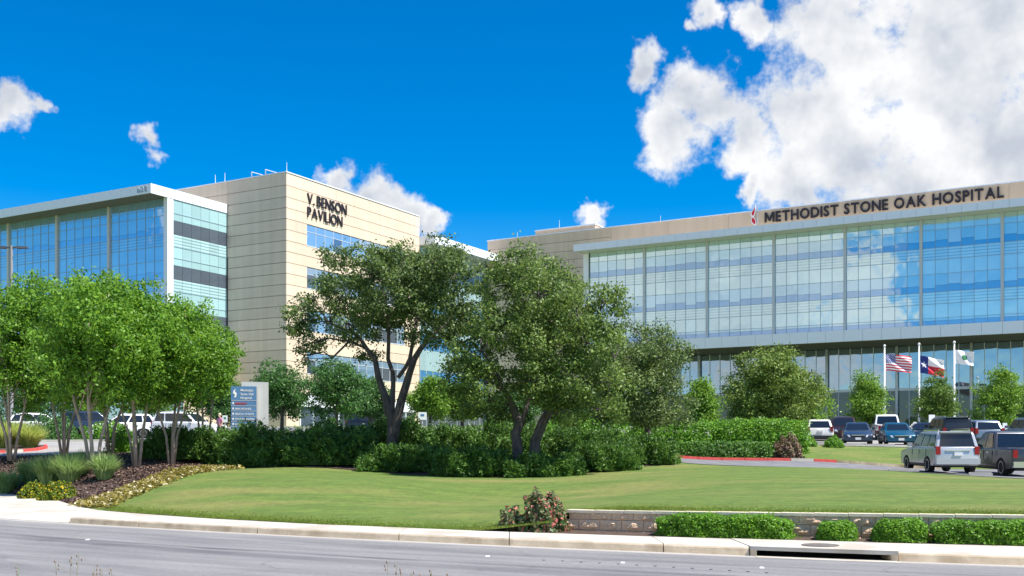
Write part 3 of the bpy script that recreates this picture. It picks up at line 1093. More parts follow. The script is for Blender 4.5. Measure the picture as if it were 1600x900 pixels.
# ---------- hospital
hosp = tag(empty('hospital_building', (9.94, 138.7, 0), BR), 'long hospital block with glass curtain wall, white fascia and dark roof lettering', 'building')
HX1 = 66.0
DEP = 8.66
MX = [0.0, 7.7] + [7.7 + 8.2 * k for k in range(1, 8)]
hb = [(MX[i], MX[i + 1]) for i in range(len(MX) - 1)]
HX1 = MX[-1]
G = {'vision': G_vis, 'blind': G_bld, 'blind2': G_bld2, 'spandrel': G_spa, 'striped': G_lou}
curtain_front(hosp, hb, 0.0, [('spandrel', 26.0, 27.2), ('vision', 24.0, 26.0), ('striped', 22.7, 24.0), ('spandrel', 21.15, 22.7),
                              ('vision', 19.15, 21.15), ('striped', 17.85, 19.15), ('spandrel', 16.3, 17.85), ('vision', 15.52, 16.3)])
ub('box_core', M_core, hosp, 0.05, HX1, 0.06, DEP + 0.5, 14.3, 27.3)
for x in MX[1:]:
    ub('pilaster', M_mull, hosp, x - .16, x + .16, -.22, .05, 15.5, 27.2)
ub('end_frame', M_white, hosp, -.7, 0.0, -.25, DEP - .05, 14.2, 27.18)
# roof fascia made of panels, soffit, lower band
ub('soffit', M_grey, hosp, -.98, HX1, -2.4, 0.1, 27.2, 27.3)
x = -1.0
while x < HX1:
    ub('fascia_panel', M_white, hosp, x + .012, x + 1.52, -2.55, -2.42, 27.15, 28.0)
    x += 1.532
ub('fascia_end', M_white, hosp, -1.0, -.9, -2.42, DEP - .1, 27.16, 27.99)
ub('box_roof', M_roof, hosp, -.9, HX1, -2.42, DEP - .02, 27.82, 27.92)
x = -.75
while x < HX1:
    ub('band_panel', M_white, hosp, x + .012, x + 2.05, -.35, -.05, 14.2, 15.5)
    x += 2.062
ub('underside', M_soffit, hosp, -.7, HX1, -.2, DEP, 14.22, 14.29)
# ground floor, set back below the cantilever
x = -.4
while x < HX1:
    pane('lobby_pane', G_grd, hosp, x + .03, DEP - .1, 9.2, 1.31, 4.95)
    pane('lobby_pane', G_clear, hosp, x + .03, DEP - .1, 4.3, 1.31, 4.58)
    ub('lobby_mullion', M_white, hosp, x - .035, x + .035, DEP - .2, DEP - .06, 4.3, 14.2)
    x += 1.3667
ub('lobby_transom', M_white, hosp, -.4, HX1, DEP - .24, DEP - .05, 8.88, 9.2)
ub('lobby_core', M_core, hosp, -.4, HX1, DEP, DEP + .4, 4.0, 14.2)
for x in MX[1:]:
    MB().lathe([(.17, 4.0), (.17, 14.2)], 16).build('column', M_white, hosp, (x + 4.2, DEP - .45, 0), smooth=True)
# tan stone wall behind
TZ = 32.2
TX0 = -20.4
ub('stone_core', M_joint, hosp, TX0 + .05, HX1, DEP + .12, DEP + 25, 3.8, TZ - .15)


def stone_panels(b, m, face, a0, a1, plane, zs, wid, skip=()):
    """panels on a face; face 'front' runs along x at y=plane, 'side' runs along y at x=plane"""
    n = max(1, round((a1 - a0) / wid))
    w = (a1 - a0) / n
    for z1, z0 in zip(zs[:-1], zs[1:]):
        for i in range(n):
            p0, p1 = a0 + i * w + .012, a0 + (i + 1) * w - .012
            segs = [(p0, p1)]
            for (s0, s1, t0, t1) in skip:
                if z0 >= t0 - .05 and z1 <= t1 + .05:
                    ns_ = []
                    for q0, q1 in segs:
                        if q1 <= s0 or q0 >= s1: ns_.append((q0, q1))
                        else:
                            if q0 < s0: ns_.append((q0, s0))
                            if q1 > s1: ns_.append((s1, q1))
                    segs = ns_
            for q0, q1 in segs:
                if q1 - q0 < .05: continue
                if face == 'front': ub('stone_panel', m, b, q0, q1, plane, plane + .1, z0 + .028, z1 - .028)
                else: ub('stone_panel', m, b, plane - .1, plane, q0, q1, z0 + .028, z1 - .028)


zs = [TZ, 30.9, 29.6, 28.35]
while zs[-1] > 4.4: zs.append(zs[-1] - 1.2125)
stone_panels(hosp, M_tan_h, 'front', TX0, -.75, DEP, zs, 6.6)
stone_panels(hosp, M_tan_h, 'front', -.75, HX1, DEP, [TZ, 29.0, 27.6], 8.2)
ub('coping', M_white, hosp, TX0 - .06, HX1, DEP - .08, DEP + .4, TZ, TZ + .13)
ub('penthouse', M_tan_h, hosp, -13.0, -3.6, DEP + .9, DEP + 4.6, TZ - .2, 33.05)
ub('penthouse_coping', M_white, hosp, -13.07, -3.53, DEP + .82, DEP + 4.7, 33.05, 33.2)
for x in (-9.2, -16, 6, 22, 45): MB().tube([(x, DEP + 1, TZ), (x, DEP + 1, TZ + 1.1 + (1 if x == -9.2 else 0))], [.035, .02], 6).build('lightning_rod', M_white, hosp)
letters('METHODIST STONE OAK HOSPITAL', hosp, 27.6, 1.28, (20.5, DEP - .16, 30.62), 'x', M_letter, depth=.2, bold=.022, gap=.11, space=.34)
# red flame and cross emblem
em = empty('emblem', (18.75, DEP - .3, 30.35), 0, hosp)
outer = [(0.62, 2.75), (0.30, 2.05), (0.0, 1.72), (-.06, 1.4), (.12, 1.1), (.02, .85), (.02, .5), (.25, .18), (.52, 0.02), (.66, -.22), (.70, .3), (.62, .75), (.38, 1.12), (.55, 1.5), (.66, 2.0)]
MB().prism(outer, -.05, .05).build('flame_border', M_signwhite, em)
MB().prism([(.55, 2.35), (.30, 1.9), (.1, 1.6), (.12, 1.35), (.38, 1.28), (.5, 1.7)], -.07, -.052).build('flame', M_fred, em)
MB().prism([(.14, .95), (.12, .55), (.35, .25), (.58, .12), (.60, .6), (.42, .9), (.26, 1.02)], -.07, -.052).build('flame', M_fred, em)
MB().box(.80, .93, -.04, .04, .2, 2.3).box(.70, 1.35, -.04, .035, 1.7, 1.84).build('cross', M_mull, em)

# ---------- pavilion
pav_b = tag(empty('pavilion_building', (-25.0, 119.1, 0), BR), 'tan stone pavilion block with glass wing and dark wall lettering', 'building')
BT = 32.6
bz = [BT, 31.2, 29.9, 28.7, 27.5]
while bz[-1] > 4.6: bz.append(bz[-1] - 1.2125)
RF = 26.0
wins = [27.5, 22.65, 17.8, 12.95]
skip = [(3.47, 22.6, z - 2.425, z) for z in wins] + [(2.2, 25.0, 4.0, 8.1)]
stone_panels(pav_b, M_tan, 'front', -26, -8.75, 0.0, bz[:8], 8.6)
stone_panels(pav_b, M_tan, 'front', -8.75, -.11, 0.0, bz, 8.7)
stone_panels(pav_b, M_tan, 'side', 0.0, RF, 0.0, bz, 8.7, skip)
ub('stone_core', M_joint, pav_b, -26, -.12, .12, RF - .02, 3.8, BT - .15)
ub('coping', M_white, pav_b, -26, .07, -.07, .4, BT, BT + .12)
ub('coping', M_white, pav_b, -.4, .07, .41, RF, BT + .002, BT + .118)
for z in wins:
    y = 3.47
    k = 0
    while y < 22.4:
        w = min(1.595, 22.6 - y)
        if k % 3 == 0 and k: pane('window_pane', G_dark if (k // 3) % 2 else G_lit, pav_b, -.06, y + .03, z - 2.40, w - .06, 1.55, 'side')
        else: pane('window_pane', G_lit if z > 27 or k % 2 else G_dark, pav_b, -.06, y + .03, z - 2.40, w - .06, 1.55, 'side')
        pane('transom_pane', G_lit, pav_b, -.06, y + .03, z - .80, w - .06, .74, 'side')
        ub('mullion', M_mull, pav_b, -.1, -.02, y - .03, y + .03, z - 2.42, z)
        y += 1.595
        k += 1
    ub('window_sill', M_white, pav_b, -.11, .03, 3.47, 22.6, z - 2.47, z - 2.41)
    ub('transom', M_mull, pav_b, -.1, -.03, 3.47, 22.6, z - .85, z - .79)
ub('storefront_band', M_white, pav_b, -.1, .25, 2.2, 25.0, 6.75, 8.05)
y = 2.2
while y < 24.6:
    pane('storefront_pane', G_dark, pav_b, -.03, y + .08, 4.3, 2.1, 2.4, 'side')
    ub('storefront_post', M_white, pav_b, -.12, .15, y - .07, y + .07, 4.2, 6.75)
    y += 2.28
letters('V. BENSON', pav_b, 7.1, 1.2, (.10, 3.45, 29.85), 'y', M_letter, depth=.12, bold=.002, gap=.09, space=.22)
letters('PAVILION', pav_b, 6.3, 1.2, (.10, 3.45, 28.3), 'y', M_letter, depth=.12, bold=.002, gap=.09, space=.22)
for dx in (-6.5, -4.4):
    m = MB()
    for q in (0, 1.7): m.tube([(dx + q, 1.5, BT), (dx + q, 1.5, BT + 1.2 - .35 * q)], [.06, .06], 6)
    m.tube([(dx, 1.5, BT + 1.2), (dx + 1.7, 1.5, BT + .62)], [.05, .05], 6).tube([(dx, 1.5, BT + .7), (dx + 1.7, 1.5, BT + .2)], [.05, .05], 6)
    m.build('roof_railing', M_white, pav_b)
for x in (-.2, -9.5, -11): MB().tube([(x, .3, BT), (x, .3, BT + 1.2)], [.035, .02], 6).build('lightning_rod', M_white, pav_b)
# glass wing on the left
GX0 = -8.81
GY0 = -8.66
BZ = [25.2, 20.35, 15.5]
rows = [('spandrel', 28.75, 29.1), ('spandrel', 27.2, 28.75), ('vision', 25.2, 27.2), ('striped', 23.9, 25.2), ('spandrel', 22.35, 23.9), ('vision', 20.35, 22.35),
        ('striped', 19.05, 20.35), ('spandrel', 17.5, 19.05), ('vision', 15.5, 17.5)][1:]
G = {'vision': G_fblue, 'blind': G_fspan, 'blind2': G_bld, 'spandrel': G_fspan, 'striped': G_flou}
FX = [GX0 - .7 - q for q in (0, 8.7, 17.5, 26.3, 35.1)]
curtain_front(pav_b, [(FX[i + 1], FX[i]) for i in range(4)][::-1], GY0, [('spandrel', 28.0, 29.1)] + [('spandrel', 27.2, 28.0)] + rows[1:])
for x in FX[1:]: ub('pilaster', M_grey, pav_b, x - .17, x + .17, GY0 - .22, GY0 + .05, 14.5, 29.1)
ub('wing_core', M_core, pav_b, FX[-1], GX0 - .2, GY0 + .06, -.02, 14.4, 29.15)
ub('corner_frame', M_white, pav_b, GX0 - .55, GX0 + .02, GY0 - .3, GY0 + .55, 14.2, 29.05)
ub('wing_band', M_white, pav_b, FX[-1], GX0 + .03, GY0 - .32, -.03, 13.6, 14.4)
ub('wing_base', M_tan, pav_b, FX[-1], GX0 - .5, GY0 + 2.5, -.05, 3.8, 13.6)
ub('wing_base_side', G_grd, pav_b, FX[-1], GX0 - .6, GY0 + 2.3, GY0 + 2.48, 4.2, 13.5)
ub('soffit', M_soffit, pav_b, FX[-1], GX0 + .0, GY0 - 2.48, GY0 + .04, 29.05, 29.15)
x = GX0 - .02
while x > FX[-1]:
    ub('fascia_panel', M_white, pav_b, x - 1.5, x - .012, GY0 - 2.6, GY0 - 2.5, 29.02, 30.0)
    x -= 1.512
ub('fascia_return', M_white, pav_b, GX0 - .01, GX0 + .06, GY0 - 2.61, -.12, 29.0, 30.02)
ub('wing_roof', M_roof, pav_b, FX[-1], GX0 - .02, GY0 - 2.49, -.05, 29.8, 29.92)
# mint glass return of the wing
n = 6
y0, y1 = GY0 + .56, -.06
w = (y1 - y0) / n
for c in range(n):
    for b0 in BZ:
        pane('window_pane', G_dark, pav_b, GX0 - .04, y0 + c * w + .015, b0 + .02, w - .03, 1.47, 'side')
        pane('spandrel_panel', G_mint, pav_b, GX0 - .03, y0 + c * w + .015, b0 + 1.52, w - .03, .76, 'side')
        if b0 < 25: pane('spandrel_panel', G_mint, pav_b, GX0 - .03, y0 + c * w + .015, b0 + 2.32, w - .03, 1.2, 'side')
        else: pane('spandrel_panel', G_mint, pav_b, GX0 - .03, y0 + c * w + .015, b0 + 2.32, w - .03, 1.47, 'side')
        pane('striped_panel', G_mintl, pav_b, GX0 - .03, y0 + c * w + .015, b0 - 1.28, w - .03, 1.26, 'side')
for b0 in BZ:
    for q in (2.3, 3.54) if b0 < 25 else (2.3, 3.8):
        ub('transom', M_mull_d, pav_b, GX0 - .06, GX0 + .01, y0, y1, b0 + q - .025, b0 + q + .025)
letters('1128', pav_b, 1.5, .62, (GX0 - 1.95, GY0 - 2.62, 29.22), 'x', M_mull_d, depth=.06, bold=.01, gap=.12)
for x in (-12, -18, -24, -27, -31): MB().lathe([(.3, 0), (.32, .15), (.2, .3), (.01, .36)], 10).build('roof_vent', M_white, pav_b, (x, -6.5 if x != -24 else -9.5, 29.9))

# ---------- link wing between the two blocks
lk = tag(empty('link_building', (-25.0 + EV.x * RF, 119.1 + EV.y * RF, 0), BR), 'low-set glass link wing with white overhanging roof between the two blocks', 'building')
LL = 20.0
ub('roof_fascia', M_white, lk, -12, 2.4, .02, LL, 28.9, 30.0)
ub('soffit', M_grey, lk, -11.9, 2.3, .1, LL - .1, 28.82, 28.89)
ub('link_core', M_core, lk, -12, -.1, .05, LL, 3.8, 28.8)
for k in range(13):
    y = .1 + k * 1.52
    for z0, z1, m in ((26.9, 28.8, G_spa), (25.0, 26.88, G_vis), (22.1, 24.98, G_spa), (20.1, 22.08, G_vis), (17.2, 20.08, G_spa), (15.2, 17.18, G_vis), (12.4, 15.18, G_spa), (10.4, 12.38, G_vis), (7.6, 10.38, G_spa), (4.3, 7.58, G_dark)):
        pane('curtain_pane', m, lk, -.03, y + .02, z0, 1.48, z1 - z0 - .02, 'side')
    ub('mullion', M_mull, lk, -.08, .03, y - .03, y + .03, 4.2, 28.8)

# ------------------------------------------------------------------ retaining wall
rw = tag(empty('retaining_wall', (WALL_X0, wl(WALL_X0), 0)), 'low split-face block wall with pale cap holding up the lawn', 'wall')
rw_o = Vector((WALL_X0, wl(WALL_X0), 0))
blk = []
for s in range(5):
    rr = random.Random(40 + s)
    nx_, nz_ = 7, 4
    bw, bh = 0.43, 0.192
    v, f = [], []
    for j in range(nz_):
        for i in range(nx_):
            e = 0 if (i in (0, nx_ - 1) or j in (0, nz_ - 1)) else 1
            v.append((bw * i / (nx_ - 1), -e * rr.uniform(.005, .045), bh * j / (nz_ - 1)))
    for j in range(nz_ - 1):
        for i in range(nx_ - 1):
            a = j * nx_ + i
            f.append((a, a + 1, a + 1 + nx_, a + nx_))
    m = MB().add(v, f)
    m.box(0, bw, .001, .22, 0, bh)
    m.f.pop(-4)
    blk.append(m.mesh('block', M_block))
capm = MB().box(0, .58, -.035, .25, 0, .055).mesh('cap_stone', M_cap)


def along(x0, x1, step, fn):
    x = x0
    while x < x1:
        sl_ = (wl(x + .3) - wl(x - .3)) / .6
        a = math.atan(sl_)
        fn(x, wl(x), a)
        x += step * math.cos(a)


rwk = random.Random(8)
for c in range(3):
    z = -0.02 + c * 0.2

    def put(x, y, a, z=z):
        top = wall_top(x) - 0.06
        hgt = min(0.192, top - z)
        o = link('block', rwk.choice(blk), rw, Vector((x, y, z)) - rw_o, a)
        o.scale = (1, rwk.uniform(.8, 1.25), hgt / 0.192)
    along(WALL_X0 - (.22 if c % 2 else 0), WALL_X1, .438, put)
along(WALL_X0 - .05, WALL_X1, .588, lambda x, y, a: link('cap_stone', capm, rw, Vector((x, y, wall_top(x) - .055)) - rw_o, a))


# ------------------------------------------------------------------ foliage
def quads_mesh(name, C, A, B, m, extra=None):
    """rhombic leaves: centre C, half axes A (long) and B"""
    n = len(C)
    v = np.empty((n, 4, 3))
    v[:, 0] = C - A
    v[:, 1] = C + B - A * .1
    v[:, 2] = C + A
    v[:, 3] = C - B - A * .1
    me = bpy.data.meshes.new(name)
    me.vertices.add(n * 4)
    me.vertices.foreach_set('co', v.astype(np.float32).ravel())
    me.loops.add(n * 4)
    me.loops.foreach_set('vertex_index', np.arange(n * 4, dtype=np.int32))
    me.polygons.add(n)
    me.polygons.foreach_set('loop_start', np.arange(n, dtype=np.int32) * 4)
    me.polygons.foreach_set('loop_total', np.full(n, 4, dtype=np.int32))
    me.materials.append(m)
    me.update(calc_edges=True)
    return me


def unit(v):
    return v / np.maximum(np.linalg.norm(v, axis=-1, keepdims=True), 1e-9)


def leaves(name, C, N, size, m, rng, aspect=0.5, jit=0.9, var=0.35):
    """N = preferred leaf normals"""
    n = len(C)
    nr = unit(N + rng.normal(0, jit, (n, 3)))
    a = unit(np.cross(nr, rng.normal(0, 1, (n, 3))))
    b = np.cross(nr, a)
    s = size * (1 + rng.uniform(-var, var, (n, 1)))
    return quads_mesh(name, C, a * s * .5, b * s * .5 * aspect, m)


def crown_points(rng, blobs, n_clusters, per, crad, shell=0.55, gaps=0.22):
    """leaf clusters spread through ellipsoid blobs (cx,cy,cz,rx,ry,rz), denser near the skin"""
    vol = np.array([b[3] * b[4] * b[5] for b in blobs]) ** 0.8
    idx = rng.choice(len(blobs), n_clusters, p=vol / vol.sum())
    bl = np.array(blobs)[idx]
    d = unit(rng.normal(0, 1, (n_clusters, 3)))
    r = shell + (1 - shell) * rng.uniform(0, 1, (n_clusters, 1)) ** 0.7
    r = r * rng.uniform(.84, 1.08, (n_clusters, 1))
    cc = bl[:, :3] + d * r * bl[:, 3:]
    ph = rng.uniform(0, 6.28, 6)
    gap = np.sin(cc[:, 0] * 2.1 + ph[0]) * np.sin(cc[:, 1] * 1.9 + ph[1]) * np.sin(cc[:, 2] * 2.3 + ph[2]) + .6 * np.sin(cc[:, 0] * 4.3 + ph[3]) * np.sin(cc[:, 2] * 4.6 + ph[4])
    kp = gap > np.quantile(gap, gaps)
    cc, d = cc[kp], d[kp]
    L = np.repeat(cc, per, 0)
    D = np.repeat(d, per, 0)
    off = rng.normal(0, 1, L.shape) * crad * np.array([1, 1, .7])
    P = L + off
    N = unit(D * .6 + unit(off) * .7 + np.array([0, 0, .55]))
    return P, N, cc


def limb_mesh(m, p0, p1, r0, r1, rng, wig=.12, n=5, sides=7):
    p0, p1 = Vector(p0), Vector(p1)
    ln = (p1 - p0).length
    pts, rad = [], []
    for i in range(n):
        t = i / (n - 1)
        q = p0.lerp(p1, t)
        if 0 < i < n - 1:
            q += Vector(rng.normal(0, wig * ln * .25, 3))
        pts.append(q)
        rad.append(r0 + (r1 - r0) * t ** .8)
    m.tube(pts, rad, sides)
    return pts


def oak(label, px, d, by, stems, blobs, lm, n_clusters, per, seed, leaf=.15, crad=.2, depth=2.4):
    """stems and blobs are given in photo pixels around the trunk at distance d, then placed in metres"""
    rng = np.random.default_rng(seed)
    bx, byy = XY(px, d)
    bz_ = H(bx, byy) - .1
    root = tag(empty('live_oak_tree', (bx, byy, bz_)), label, 'tree', 'live oaks on the lawn bank')
    k = d / F

    def loc(qx, qy, dy=0.0):
        return ((qx - px) * k, dy, ZP(qy, d) - bz_)
    bl = []
    for (qx, qy, rx_, rz_) in blobs:
        ry = min(depth, max(.9, rx_ * k * 1.15))
        for dy in ((-.6, .6) if rx_ > 35 else (rng.uniform(-.8, .8),)):
            c = loc(qx + rng.uniform(-4, 4), qy + rng.uniform(-4, 4), dy * depth)
            bl.append((*c, rx_ * k, ry, rz_ * k))
    P, N, cc = crown_points(rng, bl, n_clusters, per, crad)
    m = MB()
    ends = []
    for st in stems:
        pts = [loc(a, b, c) for a, b, c, r in st]
        pts[0] = (pts[0][0], pts[0][1], -.05) if st[0][1] > 690 else pts[0]
        rad = [r for *_, r in st]
        # refine the polyline a little so the stems are not straight
        q, qr = [pts[0]], [rad[0]]
        for i in range(1, len(pts)):
            a, b = Vector(pts[i - 1]), Vector(pts[i])
            mid = (a + b) / 2 + Vector(rng.normal(0, .05, 3))
            q += [tuple(mid), pts[i]]
            qr += [(rad[i - 1] + rad[i]) / 2, rad[i]]
        m.tube(q, qr, 10)
        ends += [(Vector(p), r) for p, r in list(zip(q, qr))[2:]]
    # limbs from the stems out to the leaf blobs
    for b in bl:
        c = Vector(b[:3])
        e, r = min(ends, key=lambda t: (t[0] - c).length + (1.2 if t[0].z > c.z + .4 else 0))
        pts = limb_mesh(m, e, c, min(.075, r * .7), .025, rng, .22)
        for _ in range(5):
            t = Vector(rng.normal(0, 1, 3)).normalized()
            tip = c + Vector((t.x * b[3], t.y * b[4], t.z * b[5])) * .85
            limb_mesh(m, pts[rng.integers(2, 5)], tip, .022, .007, rng, .2, 4, 5)
    m.build('trunk', M_bark, root, smooth=True)
    link('crown', leaves('crown', P, N, leaf, lm, rng, .55), root)
    return root


oak('broad dark oak with open forked trunk in front of the tan pavilion', 613, 42, 700,
    [[(615, 705, 0, .23), (613, 672, 0, .195), (608, 645, 0, .20), (598, 612, .1, .14), (585, 560, .2, .10), (560, 525, .2, .07), (515, 505, .1, .04)],
     [(614, 690, 0, .18), (622, 650, -.1, .18), (636, 600, -.2, .15), (648, 562, -.2, .12), (672, 528, -.1, .08), (705, 500, 0, .05)],
     [(612, 648, 0, .12), (614, 600, .1, .09), (605, 560, .3, .08), (606, 500, .3, .06), (595, 440, .3, .04)],
     [(622, 590, 0, .08), (640, 560, .1, .075), (650, 500, .2, .06), (665, 440, .2, .045)],
     [(675, 527, 0, .06), (705, 538, -.5, .05), (735, 534, -.7, .04), (752, 520, -.7, .03)]],
    [(535, 412, 32, 22), (515, 440, 22, 20), (500, 480, 34, 26), (478, 510, 26, 26), (545, 470, 42, 32), (590, 430, 48, 38), (640, 415, 48, 34), (685, 412, 44, 32), (715, 440, 34, 34),
     (650, 455, 52, 34), (705, 475, 42, 36), (730, 505, 22, 26), (600, 480, 44, 28), (550, 515, 38, 20), (495, 535, 26, 16), (478, 560, 14, 16), (655, 495, 38, 22), (690, 520, 36, 22), (570, 545, 26, 14), (725, 545, 16, 12), (640, 530, 18, 12)],
    L_oak, 1000, 66, 3, leaf=.115, crad=.165)
oak('spreading olive-green oak with twin leaning trunks behind the low junipers', 823, 38.9, 718,
    [[(812, 722, 0, .22), (808, 690, 0, .19), (812, 662, 0, .18), (798, 625, .1, .11), (775, 580, .2, .08), (752, 545, .2, .05)],
     [(832, 722, 0, .21), (836, 690, -.1, .19), (848, 660, -.1, .18), (862, 635, -.2, .12), (880, 590, -.2, .08), (905, 545, -.1, .05)],
     [(815, 665, 0, .10), (830, 610, .2, .09), (835, 540, .2, .07), (845, 460, .2, .04)],
     [(862, 636, 0, .08), (910, 610, .2, .06), (950, 590, .3, .04)]],
    [(850, 415, 34, 24), (810, 425, 36, 30), (885, 440, 30, 28), (775, 455, 34, 34), (840, 470, 55, 40), (895, 490, 45, 38), (940, 485, 34, 32), (780, 510, 44, 40), (850, 540, 55, 44), (920, 545, 48, 42),
     (740, 560, 38, 32), (712, 595, 26, 28), (760, 600, 44, 36), (830, 600, 44, 36), (895, 605, 46, 38), (950, 600, 36, 38), (735, 635, 30, 16), (790, 640, 30, 16), (880, 645, 40, 20), (940, 645, 34, 18), (965, 530, 18, 22), (745, 500, 20, 22)],
    L_oak2, 1300, 66, 7, leaf=.115, crad=.165)
oak('grey-green oak at the right end of the oak row, trunk hidden', 1015, 49, 690,
    [[(1012, 700, 0, .16), (1010, 650, 0, .14), (1005, 600, 0, .1), (1025, 550, .1, .06)], [(1010, 650, 0, .1), (1040, 590, 0, .06)]],
    [(1000, 508, 26, 20), (1035, 518, 30, 22), (950, 545, 34, 32), (955, 590, 36, 34), (1025, 555, 44, 30), (1058, 560, 22, 26), (975, 560, 40, 34), (995, 600, 54, 34), (1045, 605, 34, 34), (1015, 645, 48, 24), (1060, 640, 22, 24), (955, 640, 36, 26), (935, 615, 26, 26), (975, 600, 30, 30)],
    L_oak3, 900, 58, 9, leaf=.125, crad=.19)


def small_tree(name, label, cat, group, px, d, top, bot, hw, lm, seed, n_clusters=240, per=26, trunk_r=.1, stems=1, bark=None, leaf=.17, crad=.24, shape='round', base_off=0.0, depth=None, gaps=.22):
    rng = np.random.default_rng(seed)
    x, y = XY(px, d)
    z0 = H(x, y) - .05
    root = tag(empty(name, (x, y, z0)), label, cat, group)
    k = d / F
    zt, zb = ZP(top, d) - z0, ZP(bot, d) - z0
    zb = max(zb, .25)
    w = hw * k
    h = zt - zb
    dp = depth or w
    bl = []
    nb = 11
    for i in range(nb):
        t = (i + .5) / nb
        if shape == 'round': rr = math.sin(math.pi * min(.97, max(.1, t * .85 + .1))) ** .55
        elif shape == 'oval': rr = min(1.0, .75 + t) * (1 - t * t) ** .6 + .1
        else: rr = .55 + .45 * math.sin(math.pi * t)          # umbrella
        a = i * 2.4 + rng.uniform(0, .8)
        o = w * rr * .48
        r0 = w * rr * rng.uniform(.48, .62)
        bl.append((o * math.cos(a), o * math.sin(a) * dp / w, zb + h * (.1 + .8 * t), r0, r0 * dp / w, max(.14 * h, min(r0, h * .26))))
    bl.append((0, 0, zb + h * .5, w * .6, dp * .6, h * .42))
    P, N, cc = crown_points(rng, bl, n_clusters, per, crad, .45, gaps)
    m = MB()
    fork = zb * .55 if stems > 1 else zb
    for s in range(stems):
        a = s * 2 * math.pi / max(1, stems) + rng.uniform(0, 1)
        sp = (.14 if stems > 1 else 0)
        b0 = (sp * .6 * math.cos(a), sp * .6 * math.sin(a), -.05)
        lean = w * .35 if stems > 1 else .05
        p1 = Vector((sp * math.cos(a) * 1.6, sp * math.sin(a) * 1.6, zb * .5 + .02))
        p2 = Vector((lean * math.cos(a), lean * math.sin(a), zb + h * .35))
        rr = trunk_r * rng.uniform(.7, 1.1)
        m.tube([b0, p1 + Vector(rng.normal(0, .03, 3)), p1.lerp(p2, .5) + Vector(rng.normal(0, .05, 3)), p2], [rr * 1.15, rr, rr * .75, rr * .45], 8)
        for j in range(4):
            c = Vector(bl[rng.integers(0, nb)][:3])
            limb_mesh(m, p1.lerp(p2, .4 + .15 * j), c, rr * .45, .012, rng, .15, 4, 5)
    m.build('trunk', bark or M_bark, root, smooth=True)
    link('crown', leaves('crown', P, N, leaf, lm, rng, .55), root)
    return root


GC = 'crape myrtles in the mulch bed'
for i, (px, d, top, bot, hw, st, lab) in enumerate((
        (18, 43.5, 436, 640, 108, 4, 'crape myrtle at the far left edge of the mulch bed'),
        (100, 44.5, 428, 636, 108, 4, 'crape myrtle with dark crowded stems behind the ornamental grasses'),
        (146, 38, 432, 640, 108, 4, 'nearest crape myrtle, pale stems rising out of the grass tufts'),
        (172, 45.3, 432, 630, 95, 3, 'crape myrtle set back beside the driveway edge, thin dark stems'),
        (213, 40, 440, 640, 108, 4, 'crape myrtle with splayed pale stems in the middle of the bare mulch'),
        (268, 42, 462, 636, 102, 4, 'crape myrtle nearest the dark juniper hedge, stems tightly bunched'),
        (320, 47, 500, 628, 58, 3, 'small crape myrtle crown leaning over the hedge beside the blue sign'))):
    small_tree('crape_myrtle_tree', lab, 'tree', GC, px, d, top, bot, hw, L_crape, 100 + i, 1000, 36, .065, st, M_bark2, .135, .165, 'umbrella')

GB = 'trees around the car parks'
for i, a in enumerate((
        ('parking_tree', 'dark round tree just right of the blue sign', 440, 70, 566, 652, 55, L_dark, 'round'),
        ('parking_tree', 'dark round tree left of the forked oak trunk', 525, 67, 560, 650, 58, L_dark, 'round'),
        ('parking_tree', 'small dark tree between the sign and the pavilion entrance', 578, 74, 590, 652, 36, L_dark, 'round'),
        ('parking_tree', 'pale green tree right behind the forked oak trunk', 672, 72, 588, 655, 38, L_bright, 'round'),
        ('parking_tree', 'light green tree half hidden between the two big oaks', 722, 76, 600, 655, 36, L_bright, 'round'),
        ('parking_tree', 'green tree behind the blue sign, left side', 345, 76, 592, 660, 38, L_dark, 'round'),
        ('parking_tree', 'bright tree behind the white cars on the left', 232, 92, 590, 652, 60, L_bright, 'round'),
        ('parking_tree', 'tree behind the leftmost cars, under the lamp post', 40, 95, 585, 655, 80, L_dark, 'round'),
        ('parking_tree', 'tree behind the left cars, between two crape myrtles', 130, 98, 590, 650, 55, L_bright, 'round'),
        ('young_tree', 'slim bright green young tree beside the grey-green oak', 1098, 64, 588, 672, 24, L_bright, 'oval'),
        ('magnolia_tree', 'big dense round evergreen in front of the hospital lobby', 1205, 70, 541, 692, 88, L_mag, 'round'),
        ('parking_tree', 'bright green tree merging into the right side of the big evergreen', 1258, 74, 590, 690, 42, L_bright, 'round'),
        ('young_tree', 'upright bright tree left of the striped flag pole', 1355, 84, 569, 676, 33, L_bright, 'oval'),
        ('young_tree', 'upright dark green tree right behind the star flag', 1464, 88, 580, 676, 38, L_bright2, 'oval'),
        ('young_tree', 'upright bright tree right of the white flag pole', 1564, 80, 566, 676, 48, L_bright, 'oval'),
        ('parking_tree', 'tree at the right edge behind the dark pickup', 1625, 84, 590, 672, 36, L_dark, 'round'),
        ('parking_tree', 'low dark tree behind the bright hedge, left of the slim young tree', 905, 66, 600, 668, 60, L_dark, 'round'),
        ('parking_tree', 'low tree behind the twin-trunk oak, by the parking sign', 800, 72, 610, 665, 55, L_dark, 'round'))):
    nm_, lab, px, d, top, bot, hw, lm, shp = a
    big = nm_ == 'magnolia_tree'
    small_tree(nm_, lab, 'tree', GB, px, d, top, bot, hw, lm, 300 + i, 1100 if big else 360, 48 if big else 44, .14, 1, M_bark, .165, .22, shp, gaps=.08 if big else .18)


